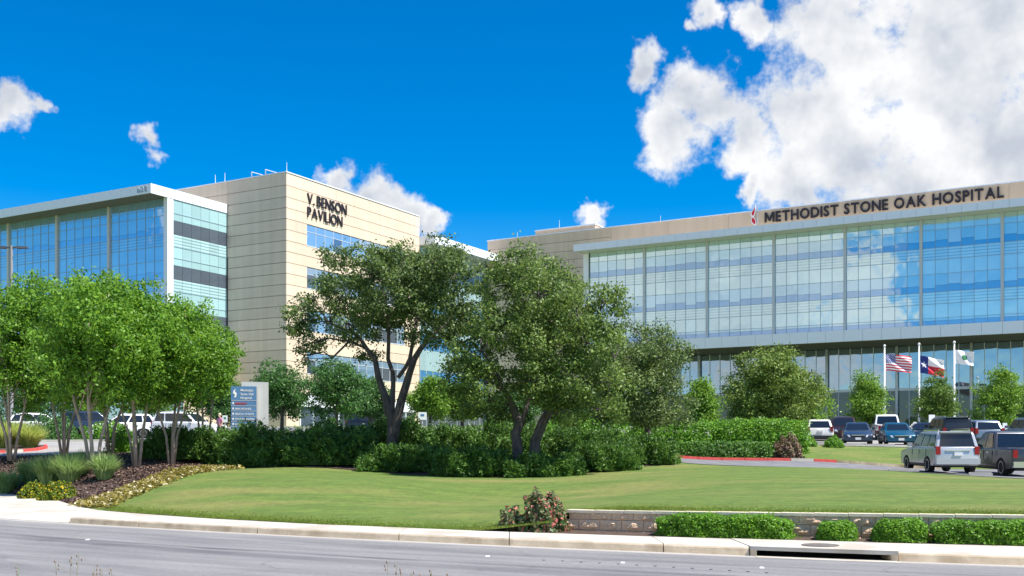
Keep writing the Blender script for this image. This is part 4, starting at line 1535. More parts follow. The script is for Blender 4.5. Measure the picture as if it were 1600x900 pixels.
def shrub(name, label, group, x, y, hx, hy, h, lm, seed, n=5200, leaf=.12, aspect=.4, style='mound', rz=0.0, z=None, box=0.0, extra_top=0.0, cat='shrub'):
    """leafy mound or clipped block: leaves in a thick skin over an added solid core that stops light"""
    rng = np.random.default_rng(seed)
    z0 = H(x, y) if z is None else z
    root = tag(empty(name, (x, y, z0), rz), label, cat, group)
    e = 2.0 if style == 'mound' else 2.0 + box

    def skin(k, f):
        d = unit(rng.normal(0, 1, (k, 3)))
        d[:, 2] = np.abs(d[:, 2]) * 1.0 - .12
        s = (np.abs(d) ** e).sum(1) ** (1 / e)
        q = d / s[:, None]
        lump = 1.0
        if style == 'mound':
            lump = 1 + .13 * np.sin(q[:, 0] * 5.1 + seed) * np.cos(q[:, 1] * 4.3 + seed * .7) + .1 * np.sin(q[:, 0] * 11 + q[:, 2] * 7 + seed)
            lump = lump[:, None]
        else:
            lump = (1 + .035 * np.sin(q[:, 0] * hx * 6 + seed) + .03 * np.sin(q[:, 0] * hx * 13 + q[:, 2] * 5))[:, None]
            lump = lump * (1 + (rng.uniform(0, 1, (k, 1)) > .96) * rng.uniform(0, .1, (k, 1)))
        p = q * lump * f * np.array([hx, hy, h])
        nn = unit(q / np.array([hx, hy, h]))
        return p, nn
    f = (rng.uniform(0, 1, (n, 1)) ** .45)
    p, nn = skin(n, .62 + .40 * f)
    p[:, 2] = np.maximum(p[:, 2], .02)
    if style == 'juniper':
        pass
    me = leaves('foliage', p, nn + np.array([0, 0, .3]), leaf, lm, rng, aspect, .75)
    link('foliage', me, root)
    # added solid core in leaf colour, stops light inside the shrub
    ci, cj = 12, 7
    v, fc = [], []
    for j in range(cj):
        t = j / (cj - 1) * math.pi / 2
        for i in range(ci):
            a = 2 * math.pi * i / ci
            d = np.array([math.cos(a) * math.cos(t), math.sin(a) * math.cos(t), math.sin(t)])
            s = (np.abs(d) ** e).sum() ** (1 / e)
            q = d / s * .66 * np.array([hx, hy, h])
            v.append(tuple(q))
    for j in range(cj - 1):
        for i in range(ci):
            fc.append((j * ci + i, j * ci + (i + 1) % ci, (j + 1) * ci + (i + 1) % ci, (j + 1) * ci + i))
    MB().add(v, fc).build('shade_core', lm, root)
    return root


def juniper(label, group, px0, px1, d, top, hy, seed, lm=None, n=9000):
    """spreading juniper: upswept sprays over the mound"""
    lm = lm or L_jun
    rng = np.random.default_rng(seed)
    k = d / F
    cx = (px0 + px1) / 2
    x, y = XY(cx, d)
    z0 = H(x, y)
    hx = (px1 - px0) / 2 * k * 1.05
    h = ZP(top, d) - z0
    root = tag(empty('juniper_shrub', (x, y, z0)), label, 'shrub', group)
    ns_ = n // 14
    dd = unit(rng.normal(0, 1, (ns_, 3)))
    dd[:, 2] = np.abs(dd[:, 2])
    e = 3.6
    q = dd / ((np.abs(dd) ** e).sum(1) ** (1 / e))[:, None]
    lump = 1 + .15 * np.sin(q[:, 0] * 7 + seed) * np.cos(q[:, 2] * 4 + seed) + .12 * np.cos(q[:, 1] * 6 + q[:, 0] * 10 + seed * 2)
    base = q * (lump * rng.uniform(.66, .98, ns_))[:, None] * np.array([hx, hy, h])
    out = unit(dd * np.array([1, 1, .5]) + np.array([0, 0, .55]) + rng.normal(0, .3, (ns_, 3)))
    # every spray: 14 leaflets strung along its direction
    t = rng.uniform(-.10, .12, (ns_, 14, 1))
    C = base[:, None, :] + out[:, None, :] * t + rng.normal(0, .045, (ns_, 14, 3))
    A = unit(out[:, None, :] + rng.normal(0, .7, (ns_, 14, 3)))
    C, A = C.reshape(-1, 3), A.reshape(-1, 3)
    C[:, 2] = np.maximum(C[:, 2], .03)
    B = unit(np.cross(A, rng.normal(0, 1, A.shape)))
    s = rng.uniform(.045, .095, (len(C), 1))
    link('foliage', quads_mesh('foliage', C, A * s, B * s * .34, lm), root)
    ci, cj = 14, 7
    v, fc = [], []
    for j in range(cj):
        tt_ = j / (cj - 1) * math.pi / 2
        for i in range(ci):
            a = 2 * math.pi * i / ci
            d_ = np.array([math.cos(a) * math.cos(tt_), math.sin(a) * math.cos(tt_), math.sin(tt_)])
            s_ = (np.abs(d_) ** e).sum() ** (1 / e)
            v.append(tuple(d_ / s_ * .7 * np.array([hx, hy, h])))
    for j in range(cj - 1):
        for i in range(ci):
            fc.append((j * ci + i, j * ci + (i + 1) % ci, (j + 1) * ci + (i + 1) % ci, (j + 1) * ci + i))
    MB().add(v, fc).build('shade_core', lm, root)  # added solid core, keeps light out of the juniper's inside


GJ = 'dark junipers edging the lawn'
for i, (a, b, d, top, hy, lab) in enumerate((
        (222, 345, 43.6, 672, 1.2, 'dark juniper at the left end of the hedge, beside the crape myrtle stems'),
        (325, 460, 43.0, 668, 1.3, 'dark juniper hedge mound directly in front of the blue sign'),
        (440, 585, 42.6, 675, 1.3, 'dark juniper mound left of the forked oak trunk, at the lawn edge'),
        (565, 705, 40.9, 699, 1.1, 'low juniper at the foot of the forked oak trunk'),
        (680, 800, 38.4, 704, 1.1, 'low juniper between the two big oak trunks, lawn side'),
        (775, 905, 37.9, 716, .9, 'low juniper at the foot of the twin leaning trunks'),
        (880, 990, 40.2, 697, 1.2, 'dark juniper right of the twin leaning trunks'),
        (955, 1057, 43.0, 684, 1.2, 'dark juniper at the right end of the hedge, by the red kerb'),
        (450, 590, 46.0, 664, 1.4, 'taller juniper mound behind, below the dark round trees'),
        (572, 655, 46.5, 657, 1.3, 'tall juniper peak directly behind the forked oak trunk'),
        (635, 745, 46.0, 669, 1.4, 'juniper mound behind, in front of the small white parking sign'),
        (715, 850, 45.5, 661, 1.4, 'broad juniper mound behind, between the two oak trunks'),
        (830, 965, 46.0, 672, 1.4, 'juniper mound behind, right of the twin-trunk oak'))):
    juniper(lab, GJ, a, b, d, top, hy, 500 + i, n=21000)
def box_hedge(label, group, px0, px1, d, top, bot, hy, seed, lm, n, leaf):
    k = d / F
    x, y = XY((px0 + px1) / 2, d)
    return shrub('clipped_hedge', label, group, x, y, (px1 - px0) / 2 * k, hy, (bot - top) * k, lm, seed, n, leaf, .55, 'box', 0, ZP(bot, d), 5.0, cat='hedge')


GH = 'bright hedge bushes behind the drive'
for i, (a, b, top, lab) in enumerate(((845, 1000, 656, 'bright hedge bush behind the twin-trunk oak'), (985, 1135, 659, 'bright hedge bush in the middle, behind the clipped box hedge'),
                                      (1115, 1258, 656, 'bright hedge bush at the right end, in front of the big evergreen'))):
    box_hedge(lab, GH, a, b, 55.5, top, 708, 1.2, 540 + i, L_hedge, 12000, .14)


box_hedge('low dark clipped hedge along the red kerb', None, 1052, 1203, 53.3, 690, 716, .5, 561, L_hedge2, 7000, .11)
GW = 'clipped box hedges along the retaining wall'
for i, (a, b, top, n, lab) in enumerate(((1028, 1240, 805, 30000, 'longest clipped bright hedge in front of the block wall'), (1276, 1338, 814, 9000, 'small round clipped bush behind the storm drain'),
                                         (1363, 1447, 812, 13000, 'clipped bush between the small round one and the right-hand hedge'), (1461, 1690, 815, 30000, 'clipped hedge running out of the right edge of the photo'))):
    def on(px):
        d = 18.5
        for _ in range(30):
            d = bk(XY(px, d)[0]) + .46
        return XY(px, d)
    A_, B_ = on(a), on(b)
    cx, cy = (A_[0] + B_[0]) / 2, (A_[1] + B_[1]) / 2
    cy = bk(cx) + .46
    ang = math.atan2(B_[1] - A_[1], B_[0] - A_[0])
    ln = math.hypot(B_[0] - A_[0], B_[1] - A_[1])
    h = ZP(top, cy) - .155
    shrub('clipped_hedge', lab, GW, cx, cy, ln / 2, .36, h, L_hedge, 570 + i, n, .052, .6, 'box', ang, .155, 4.2 if ln > 2 else (1.4 if i == 1 else 2.4), cat='hedge')

# rose bushes
x, y = XY(850, 20.5)
shrub('rose_bush', 'tall reddish flowering rose bush at the end of the block wall', 'rose bushes', x, bk(x) + .5, .47, .42, .78, L_rose, 601, 3400, .085, .6, 'mound', 0, .15)
x, y = XY(800, 20.7)
shrub('rose_bush', 'smaller sparse rose bush left of the tall one', 'rose bushes', x, bk(x) + .55, .26, .3, .48, L_rose, 602, 900, .08, .6, 'mound', 0, .15)
x, y = XY(1229, 54)
shrub('rose_bush', 'brown-tinged rose bush at the right end of the clipped dark hedge', 'rose bushes', x, 53.6, .75, .7, 1.15, L_rose2, 603, 3000, .12, .6, 'mound')
for i, (px, d, r, h, lab) in enumerate(((1303, 61.5, .55, .62, 'small round bush by the white hatchback'), (1262, 62, .5, .6, 'small round bush at the left end of the grass bank'))):
    x, y = XY(px, d)
    shrub('round_bush', lab, 'small round bushes on the bank', x, y, r, r, h, L_hedge, 610 + i, 1800, .1, .55)
# background hedge beside left car park
for i, (px0, px1, top, lab) in enumerate(((38, 125, 648, 'dark bush beyond the driveway, behind the left crape myrtles'), (125, 215, 660, 'low bush right of it, beyond the driveway'), (-60, 45, 652, 'dark bush beyond the pale grasses at the left edge'))):
    d = 64
    x, y = XY((px0 + px1) / 2, d)
    shrub('background_bush', lab, 'bushes beyond the driveway', x, y, (px1 - px0) / 2 * d / F, 1.2, ZP(top, d) - H(x, y), L_dark if i != 1 else L_hedge, 620 + i, 3000, .16, .5)
x, y = XY(192, 47)
shrub('background_bush', 'dark bush at the driveway end of the juniper hedge', 'bushes beyond the driveway', x, y, .75, .7, 1.05, L_hedge, 629, 2600, .1, .5)


def grass_clump(name, label, group, x, y, r, h, n, lm, seed, z=None, lean=.6, width=.012):
    rng = np.random.default_rng(seed)
    z0 = H(x, y) if z is None else z
    a = rng.uniform(0, 2 * np.pi, n)
    r0 = r * .35 * np.sqrt(rng.uniform(0, 1, n))
    b = np.stack([r0 * np.cos(a), r0 * np.sin(a), np.zeros(n)], -1)
    a2 = a + rng.normal(0, .5, n)
    ln = rng.uniform(.2, 1, n) ** .7 * r * lean / .6
    hh = h * rng.uniform(.6, 1.05, n) * (1 - .35 * (ln / r) ** 2)
    mid = b + np.stack([np.cos(a2) * ln * .35, np.sin(a2) * ln * .35, hh * .65], -1)
    tip = b + np.stack([np.cos(a2) * ln, np.sin(a2) * ln, hh], -1)
    s = np.stack([-np.sin(a2), np.cos(a2), np.zeros(n)], -1) * width
    v = np.stack([b - s, b + s, mid + s, mid - s, tip], 1).reshape(-1, 3)
    i = np.arange(n)[:, None] * 5
    f = [tuple(q) for q in (i + np.array([[0, 1, 2, 3]])).tolist()] + [tuple(q) for q in (i + np.array([[3, 2, 4]])).tolist()]
    me = bpy.data.meshes.new(name)
    me.from_pydata(v.tolist(), [], f)
    me.materials.append(lm)
    me.update()
    return tag(link(name, me, None, (x, y, z0)), label, 'grass clump', group)


GG = 'ornamental grasses in the mulch bed'
for i, (px, d, r, h, lab) in enumerate(((10, 39.6, .75, .75, 'ornamental grass clump at the left edge of the bed'), (48, 40.5, .7, .85, 'ornamental grass clump second from the left edge'), (78, 37.8, .75, .95, 'full ornamental grass clump above the left yellow flowers'),
                                        (108, 37.2, .75, .9, 'ornamental grass clump above the right yellow flowers'), (132, 38.4, .6, .8, 'ornamental grass clump left of the nearest crape stems'), (163, 36.8, .6, .8, 'feathery grass clump right of the nearest crape stems'))):
    x, y = XY(px, d)
    grass_clump('ornamental_grass', lab, GG, x, y, r, h * 1.3, 900, L_orn, 640 + i)
GP = 'pale grasses on the red-kerbed island'
for i, (px, d, r, h, lab) in enumerate(((5, 51, 1.0, 1.25, 'pale grass clump at the left edge of the island'), (46, 51.3, .85, 1.15, 'pale grass clump at the tip of the red-kerbed island'), (25, 53, .9, 1.2, 'pale grass clump at the back of the island'))):
    x, y = XY(px, d)
    grass_clump('pale_grass', lab, GP, x, y, r, h * 1.15, 1500, L_orn2, 660 + i, H(x, y) + .08)
GY_ = 'yellow flower bushes in the mulch bed'
for i, (px, d, r, h, lab) in enumerate(((52, 35.6, .45, .55, 'left yellow-flowered bush by the pavement'), (92, 34.2, .62, .6, 'right and larger yellow-flowered bush by the pavement'))):
    x, y = XY(px, d)
    shrub('flower_bush', lab, GY_, x, y, r, r * .8, h, L_yel, 670 + i, 2200, .075, .7)
# rock
x, y = XY(73, 34.4)
m = MB()
bm = bmesh.new()
bmesh.ops.create_icosphere(bm, subdivisions=2, radius=.16)
rr = random.Random(4)
for v in bm.verts: v.co *= rr.uniform(.8, 1.15); v.co.z *= .6; v.co.x *= 1.3
me = bpy.data.meshes.new('rock'); bm.to_mesh(me); bm.free(); me.materials.append(M_rock)
tag(link('rock', me, None, (x, y, H(x, y) + .05)), 'small tan rock at the edge of the mulch by the pavement', 'rock')

# golden groundcover strip, lawn blades: uncountable
rng = np.random.default_rng(77)
a = resample([XY(112, 30.4), XY(150, 31.9), XY(205, 34.6), XY(260, 37.4), XY(325, 41)], 60)
b = resample([XY(166, 28.35), XY(195, 30.2), XY(235, 33), XY(295, 36.6), XY(378, 41)], 60)
n = 9000
t, w = rng.uniform(0, 58.99, n), np.clip(rng.normal(.5, .26, n), -.06, 1.06)
i0 = t.astype(int)
fr = (t - i0)[:, None]
A_ = a[i0] * (1 - fr) + a[i0 + 1] * fr
B_ = b[i0] * (1 - fr) + b[i0 + 1] * fr
pp = A_ * (1 - w[:, None]) + B_ * w[:, None] + rng.normal(0, .05, (n, 2))
C = np.concatenate([pp, (Hn(pp) + rng.uniform(.01, .14, n))[:, None]], 1)
tag(link('golden_groundcover', leaves('golden_groundcover', C, np.tile([0, 0, .8], (n, 1)), .13, L_gold, rng, .6, .7)), 'golden flowering groundcover between mulch and lawn', 'groundcover', kind='stuff')
n = 60000
X_ = rng.uniform(-12.5, 10, n)
T_ = rng.exponential(.45, n)
E_ = np.array([edge(q) for q in np.linspace(-12.5, 10, 400)])
Y_ = np.interp(X_, np.linspace(-12.5, 10, 400), E_) + T_ + .01
gb = np.interp(X_, b[::-1][:, 0][np.argsort(b[::-1][:, 0])], b[::-1][:, 1][np.argsort(b[::-1][:, 0])])
keep = ~((X_ < -10.0) & (X_ < np.interp(Y_, b[:, 1], b[:, 0])))
hb_y = np.interp(X_, [XY(325, 41.3)[0], XY(450, 41.8)[0], XY(600, 39.9)[0], XY(790, 36.9)[0], XY(900, 38.4)[0]], [41.3, 41.8, 39.9, 36.9, 38.4])
keep &= Y_ < hb_y - .1
X_, Y_, T_ = X_[keep], Y_[keep], T_[keep]
n = len(X_)
Zg = Hn(np.stack([X_, Y_], -1))
ang = rng.uniform(0, 2 * np.pi, n)
hh = rng.uniform(.015, .05, n) * np.exp(-T_ / 1.2)
sx, sy = np.cos(ang) * .009, np.sin(ang) * .009
lx, ly = rng.normal(0, .014, n), rng.normal(0, .014, n)
v = np.stack([np.stack([X_ - sx, Y_ - sy, Zg - .004], -1), np.stack([X_ + sx, Y_ + sy, Zg - .004], -1), np.stack([X_ + lx, Y_ + ly, Zg + hh], -1)], 1)
me = bpy.data.meshes.new('grass')
me.vertices.add(n * 3); me.vertices.foreach_set('co', v.astype(np.float32).ravel())
me.loops.add(n * 3); me.loops.foreach_set('vertex_index', np.arange(n * 3, dtype=np.int32))
me.polygons.add(n); me.polygons.foreach_set('loop_start', np.arange(n, dtype=np.int32) * 3); me.polygons.foreach_set('loop_total', np.full(n, 3, dtype=np.int32))
me.materials.append(M_grass); me.update(calc_edges=True)
tag(link('grass', me), 'short mown grass blades on the front lawn', 'grass', kind='stuff')

mb_n = [(-19.0, bk(-19.0) + .1), (-15.1, bk(-15.1) + .1), (-12.8, bk(-12.8) + .1), XY(128, 30.0), XY(190, 33.5), XY(245, 37), XY(335, 41)]
mb_f = [XY(-30, 45.8), XY(40, 45.8), XY(100, 45.8), XY(150, 45.8), XY(200, 45.8), XY(240, 45.2), XY(340, 44.4)]
a, b = resample(mb_n, 80), resample(mb_f, 80)
n = 16000
t, w = rng.uniform(0, 78.99, n), rng.uniform(0, 1, n) ** 1.5
i0 = t.astype(int)
fr = (t - i0)[:, None]
pp = (a[i0] * (1 - fr) + a[i0 + 1] * fr) * (1 - w[:, None]) + (b[i0] * (1 - fr) + b[i0 + 1] * fr) * w[:, None]
C = np.concatenate([pp, (Hn(pp) + rng.uniform(.022, .05, n))[:, None]], 1)
L_chip = leaf_mat('bark_chip', (0.03, 0.018, 0.016), (0.15, 0.09, 0.07), accent=(0.30, 0.21, 0.15), acc_at=.95, transl=0.02)
tag(link('bark_chips', leaves('bark_chips', C, np.tile([0, 0, 1.0], (n, 1)), .11, L_chip, rng, .5, .5)), 'coarse brown bark chips covering the planting bed', 'bark mulch', kind='stuff')

# dry weeds on the near verge
GWD = 'dry weeds at the near roadside'
for i, (px, top, d, lab) in enumerate(((45, 886, 6.5, 'green-tipped weed stalk at the bottom left'), (100, 868, 6.6, 'thin leaning weed stalk at the bottom left'), (130, 882, 6.2, 'seed-headed weed near the bottom left'), (175, 872, 6.4, 'tallest weed stalk of the left bunch'),
                                       (612, 876, 6.3, 'pale weed stalk at the bottom centre'), (645, 889, 6.0, 'brown seed-headed weed at the bottom centre'), (690, 893, 6.1, 'short weed at the right of the bottom centre bunch'))):
    x, y = XY(px, d)
    zt = ZP(top, d)
    rng2 = random.Random(700 + i)
    r_ = tag(empty('dry_weed', (x, y, .03)), lab, 'weed', GWD)
    m, sd = MB(), MB()
    for s in range(3):
        tip = Vector((rng2.uniform(-.09, .09), rng2.uniform(-.08, .08), zt - .03 - rng2.uniform(0, .09)))
        m.tube([(0, 0, 0), (tip.x * .3, tip.y * .3, tip.z * .5), tuple(tip)], [.004, .003, .0015], 5)
        for q in range(3):
            f = 1 - q * .025
            c = Vector((tip.x + rng2.uniform(-.02, .02), tip.y, tip.z - q * .022))
            sd.lathe([(.0005, -.010), (.0048, 0), (.0005, .012)], 6, 'z', tuple(c))
    m.build('stalk', M_weed if i else L_orn, r_)
    tag(sd.build('seed_head', M_seed, r_), kind='stuff')

# raised road markers
for i, (px, d) in enumerate(((137, 20.6), (762, 17.35), (973, 16.35), (1190, 15.65))):
    x, y = XY(px, d)
    m = MB()
    m.add([(-.035, -.035, 0), (.035, -.035, 0), (.035, .035, 0), (-.035, .035, 0), (-.025, -.015, .014), (.025, -.015, .014), (.025, .015, .014), (-.025, .015, .014)],
          [(4, 5, 6, 7), (0, 1, 5, 4), (1, 2, 6, 5), (2, 3, 7, 6), (3, 0, 4, 7)])
    names = ('leftmost, below the pavement corner', 'left of the rose bush', 'right of the rose bush', 'left of the storm drain', 'right of the storm drain')
    tag(m.build('road_marker', M_signwhite, None, (x, y, .002)), 'small white raised road marker, ' + names[i], 'road marker', 'white road markers')
for i in range(13):
    px = 850 + i * 29
    d = 16.75 - i * .145
    x, y = XY(px, d)
    tag(MB().lathe([(.026, 0), (.022, .005), (.0001, .007)], 9).build('tar_spot', M_black, None, (x, y, .002)), 'black tar spot on the road, ' + ('first', 'second', 'third', 'fourth', 'fifth', 'sixth', 'seventh', 'eighth', 'ninth', 'tenth', 'eleventh', 'twelfth', 'thirteenth')[i] + ' from the left in its row', 'tar spot', 'row of black tar spots on the road')

# ------------------------------------------------------------------ flags, signs, lamp
GF = 'flag poles before the lobby'


def flag_mesh(w, h, nx, ny, mats_fn, mats, droop, wave):
    v, f, mi = [], [], []
    for j in range(ny + 1):
        for i in range(nx + 1):
            t = i / nx
            v.append((w * t * .97, wave * math.sin(t * 7 + j * .15) * t ** .5, h * j / ny - droop * t ** 1.3 * w + .02 * math.sin(t * 9)))
    for j in range(ny):
        for i in range(nx):
            a = j * (nx + 1) + i
            f.append((a, a + 1, a + nx + 2, a + nx + 1))
            mi.append(mats_fn((i + .5) / nx, (j + .5) / ny))
    m = MB().add(v, f)
    m.m = mi
    me = m.mesh('flag', mats, True)
    return me


def usa(u, v):
    if u < .4 and v > 6 / 13: return 2 if (int(u * 50) + int(v * 26)) % 4 else 1
    return 0 if int(v * 13) % 2 == 0 else 1


def texas(u, v):
    if u < .34:
        a, r = math.atan2(v - .5, (u - .17) * 1.5), math.hypot(v - .5, (u - .17) * 1.5)
        s = .19 * (.62 + .38 * math.cos(5 * (a - math.pi / 2)))
        return 1 if r < s else 2
    return 1 if v > .5 else 0


def leafmark(u, v):
    return 3 if ((u - .5) / .16) ** 2 + ((v - .52) / .2) ** 2 < 1 and v > .3 + .3 * abs(u - .5) else 1


for px, top, fn, w, h, ztop, nx, ny, dr_, lab in ((1382, 542, usa, 2.5, 1.62, 553, 60, 52, .12, 'white pole flying the striped red and white flag'),
                                                  (1436, 539.5, texas, 2.25, 1.65, 556, 96, 64, .22, 'middle white pole flying the flag with one star'),
                                                  (1491, 536.5, leafmark, 1.7, 1.3, 547, 40, 30, .14, 'right white pole flying a white flag with green mark')):
    d = 105 - (px - 1382) * .03
    x, y = XY(px, d)
    z0 = H(x, y)
    zt = ZP(top, d)
    r_ = tag(empty('flagpole', (x, y, z0)), lab, 'flagpole', GF)
    MB().lathe([(.2, 0), (.2, .1), (.12, .16), (.11, .2), (.065, zt - z0)], 12).build('pole', M_pole, r_, smooth=True)
    MB().lathe([(.01, -.14), (.09, -.1), (.13, 0), (.09, .1), (.01, .14)], 12).build('finial', M_pole, r_, (0, 0, zt - z0 + .1), smooth=True)
    link('flag', flag_mesh(w, h, nx, ny, fn, [M_fred, M_fwhite, M_fblue, M_fgreen], dr_, .16), r_, (.09, 0, ZP(ztop, d) - h - z0 + .0), R(-12))

# monument sign
d = 46.5
x, y = XY(398, d)
z0 = H(x, y)
ms = tag(empty('monument_sign', (x, y, z0), R(12)), 'grey monument sign with blue directory panel rising behind the hedge', 'sign')
zt = ZP(597, d) - z0
ub('pylon', M_signgrey, ms, -.55, .58, -.1, .22, 0, zt)
zp = ZP(604.5, d) - z0
ub('blue_panel', M_signblue, ms, -.98, .08, -.32, -.18, .4, zp)
ub('panel_edge', M_signgrey, ms, .085, .15, -.31, -.12, .4, zp - .005)
rowz = [zp - .62, zp - .85, zp - 1.07, zp - 1.29, zp - 1.51, zp - 1.73]
for z in rowz: ub('divider', M_mull, ms, -.97, .08, -.328, -.322, z, z + .018)
for k, t in enumerate(('Methodist', 'Stone Oak', 'Hospital')):
    letters(t, ms, (.52, .54, .46)[k], .105, (-.58, -.325, zp - .22 - k * .165), 'x', M_signwhite, .012, 'lettering', .012, .1)
for k, t in enumerate(('EMERGENCY', 'MAIN ENTRANCE', 'MEDICAL PAVILION', 'PHYSICIAN PARKING', 'RECEIVING')):
    letters(t, ms, (.5, .66, .76, .8, .44)[k], .085, (-.80, -.325, rowz[k] - .16), 'x', M_signred if k == 0 else M_signwhite, .012, 'lettering', .012, .1)
    MB().prism([(-.92, rowz[k] - .15), (-.86, rowz[k] - .15), (-.86, rowz[k] - .1), (-.84, rowz[k] - .1), (-.89, rowz[k] - .05), (-.94, rowz[k] - .1), (-.92, rowz[k] - .1)], -.329, -.322).build('arrow', M_signwhite, ms)
MB().prism([(-.84, zp - .5), (-.76, zp - .45), (-.74, zp - .3), (-.82, zp - .22), (-.78, zp - .1), (-.88, zp - .2), (-.9, zp - .3), (-.82, zp - .36)], -.329, -.322).build('emblem', M_signwhite, ms)


def post_sign(label, px, d, top, bot, w, m=M_signwhite, round_=False, rz=0.0, blue=False):
    x, y = XY(px, d)
    z0 = H(x, y)
    r_ = tag(empty('parking_sign', (x, y, z0), rz), label, 'sign', 'small signs on posts')
    zt, zb = ZP(top, d) - z0, ZP(bot, d) - z0
    MB().box(-.025, .025, .0, .05, 0, zt - .02).build('post', M_grey, r_)
    poly = []
    c, hw, hh = (zt + zb) / 2, w / 2, (zt - zb) / 2
    k = min(hw, hh) * (.98 if round_ else .18)
    for cx, cz, a0 in ((hw - k, hh - k, 0), (-hw + k, hh - k, 90), (-hw + k, -hh + k, 180), (hw - k, -hh + k, 270)):
        for q in range(5):
            a = R(a0 + q * 22.5)
            poly.append((cx + k * math.cos(a), c + cz + k * math.sin(a)))
    MB().prism(poly, -.02, -.003).build('plate', m, r_)
    if blue:
        MB().box(-w * .22, w * .22, -.024, -.021, c - hh * .1, c + hh * .5).build('symbol', M_signgreen if blue == 'g' else M_signblue, r_)


post_sign('small white parking sign right of the forked oak trunk', 660, 62, 644, 656, .5, blue='b')
post_sign('small white sign beside the walking person, left of the blue sign', 351.5, 70, 649, 660, .34, blue='g')
post_sign('small rounded white sign by the teal sedan roof', 1429.5, 76, 659, 670, .34, round_=True, blue='b')
post_sign('largest white sign board behind the black wagon roof', 1456, 80, 648, 662, .46)
post_sign('small white sign board right of the large one', 1475.5, 82, 657, 664, .34)
post_sign('white sign board behind the dark pickup', 1570, 70, 661, 672, .3)

# parking lamp
d = 74
x, y = XY(18, d)
z0 = H(x, y)
lp = tag(empty('lamp_post', (x, y, z0)), 'tall car park lamp post with two flat dark heads', 'street lamp')
zt = ZP(384, d) - z0
MB().lathe([(.3, 0), (.3, .7), (.12, .72), (.09, zt)], 10).build('pole', M_lpole, lp)
for s in (-1, 1):
    a = MB().box(min(s * .05, s * .5), max(s * .05, s * .5), -.05, .05, zt - .17, zt - .06)
    a.build('arm', M_lamp, lp)
    MB().add([(s * .42, -.22, zt - .2), (s * 1.15, -.16, zt - .16), (s * 1.15, .16, zt - .16), (s * .42, .22, zt - .2), (s * .42, -.2, zt - .04), (s * 1.1, -.14, zt - .06), (s * 1.1, .14, zt - .06), (s * .42, .2, zt - .04)],
             [(0, 1, 2, 3), (4, 7, 6, 5), (0, 4, 5, 1), (1, 5, 6, 2), (2, 6, 7, 3), (3, 7, 4, 0)]).build('lamp_head', M_lamp, lp)

# ------------------------------------------------------------------ cars
def soften(me, off, seg=2, ang=28):
    bm = bmesh.new()
    bm.from_mesh(me)
    bmesh.ops.remove_doubles(bm, verts=bm.verts, dist=1e-4)
    bmesh.ops.recalc_face_normals(bm, faces=bm.faces)
    es = [e for e in bm.edges if len(e.link_faces) == 2 and e.calc_face_angle(0) > R(ang) and (e.verts[0].co.z + e.verts[1].co.z) > 1.1]
    bmesh.ops.bevel(bm, geom=es, offset=off, segments=seg, affect='EDGES', profile=.5, clamp_overlap=True)
    for f in bm.faces: f.smooth = len(f.verts) < 9
    bm.to_mesh(me)
    bm.free()


def paint(name, c, metal=0.3, rough=.28):
    m, nt, p = new_mat(name)
    p.inputs['Base Color'].default_value = (*c, 1)
    p.inputs['Metallic'].default_value = metal
    p.inputs['Roughness'].default_value = rough
    p.inputs['Coat Weight'].default_value = .6
    p.inputs['Coat Roughness'].default_value = .05
    return m


PT = {'silver': paint('paint_silver', (.50, .515, .54), .35), 'white': paint('paint_white', (.80, .80, .80), 0.0), 'charcoal': paint('paint_charcoal', (.05, .055, .07), .3),
      'navy': paint('paint_navy', (.03, .045, .08), .3), 'teal': paint('paint_teal', (.008, .085, .15), .3), 'black': paint('paint_black', (.012, .013, .016), .2),
      'maroon': paint('paint_maroon', (.035, .012, .015), .2), 'greyblue': paint('paint_greyblue', (.20, .24, .30), .4)}
SPEC = {
    'sedan': dict(L=4.75, W=1.82, H=1.45, hf=.70, cowl=.93, belt=.93, deck=.98, rear=.86, cab=(1.05, .15, -.95, -1.72), wb=2.75, r=.32, tum=.18),
    'suv': dict(L=4.75, W=1.88, H=1.80, hf=.98, cowl=1.10, belt=1.12, deck=1.13, rear=1.10, cab=(.95, .25, -2.12, -2.30), wb=2.78, r=.38, tum=.13),
    'hatch': dict(L=4.4, W=1.80, H=1.64, hf=.86, cowl=1.02, belt=1.03, deck=1.06, rear=1.02, cab=(1.05, .25, -1.75, -2.12), wb=2.6, r=.34, tum=.15),
    'pickup': dict(L=5.7, W=1.98, H=1.92, hf=1.08, cowl=1.17, belt=1.18, deck=1.22, rear=1.20, cab=(1.25, .55, -.72, -.95), wb=3.55, r=.40, tum=.13),
}


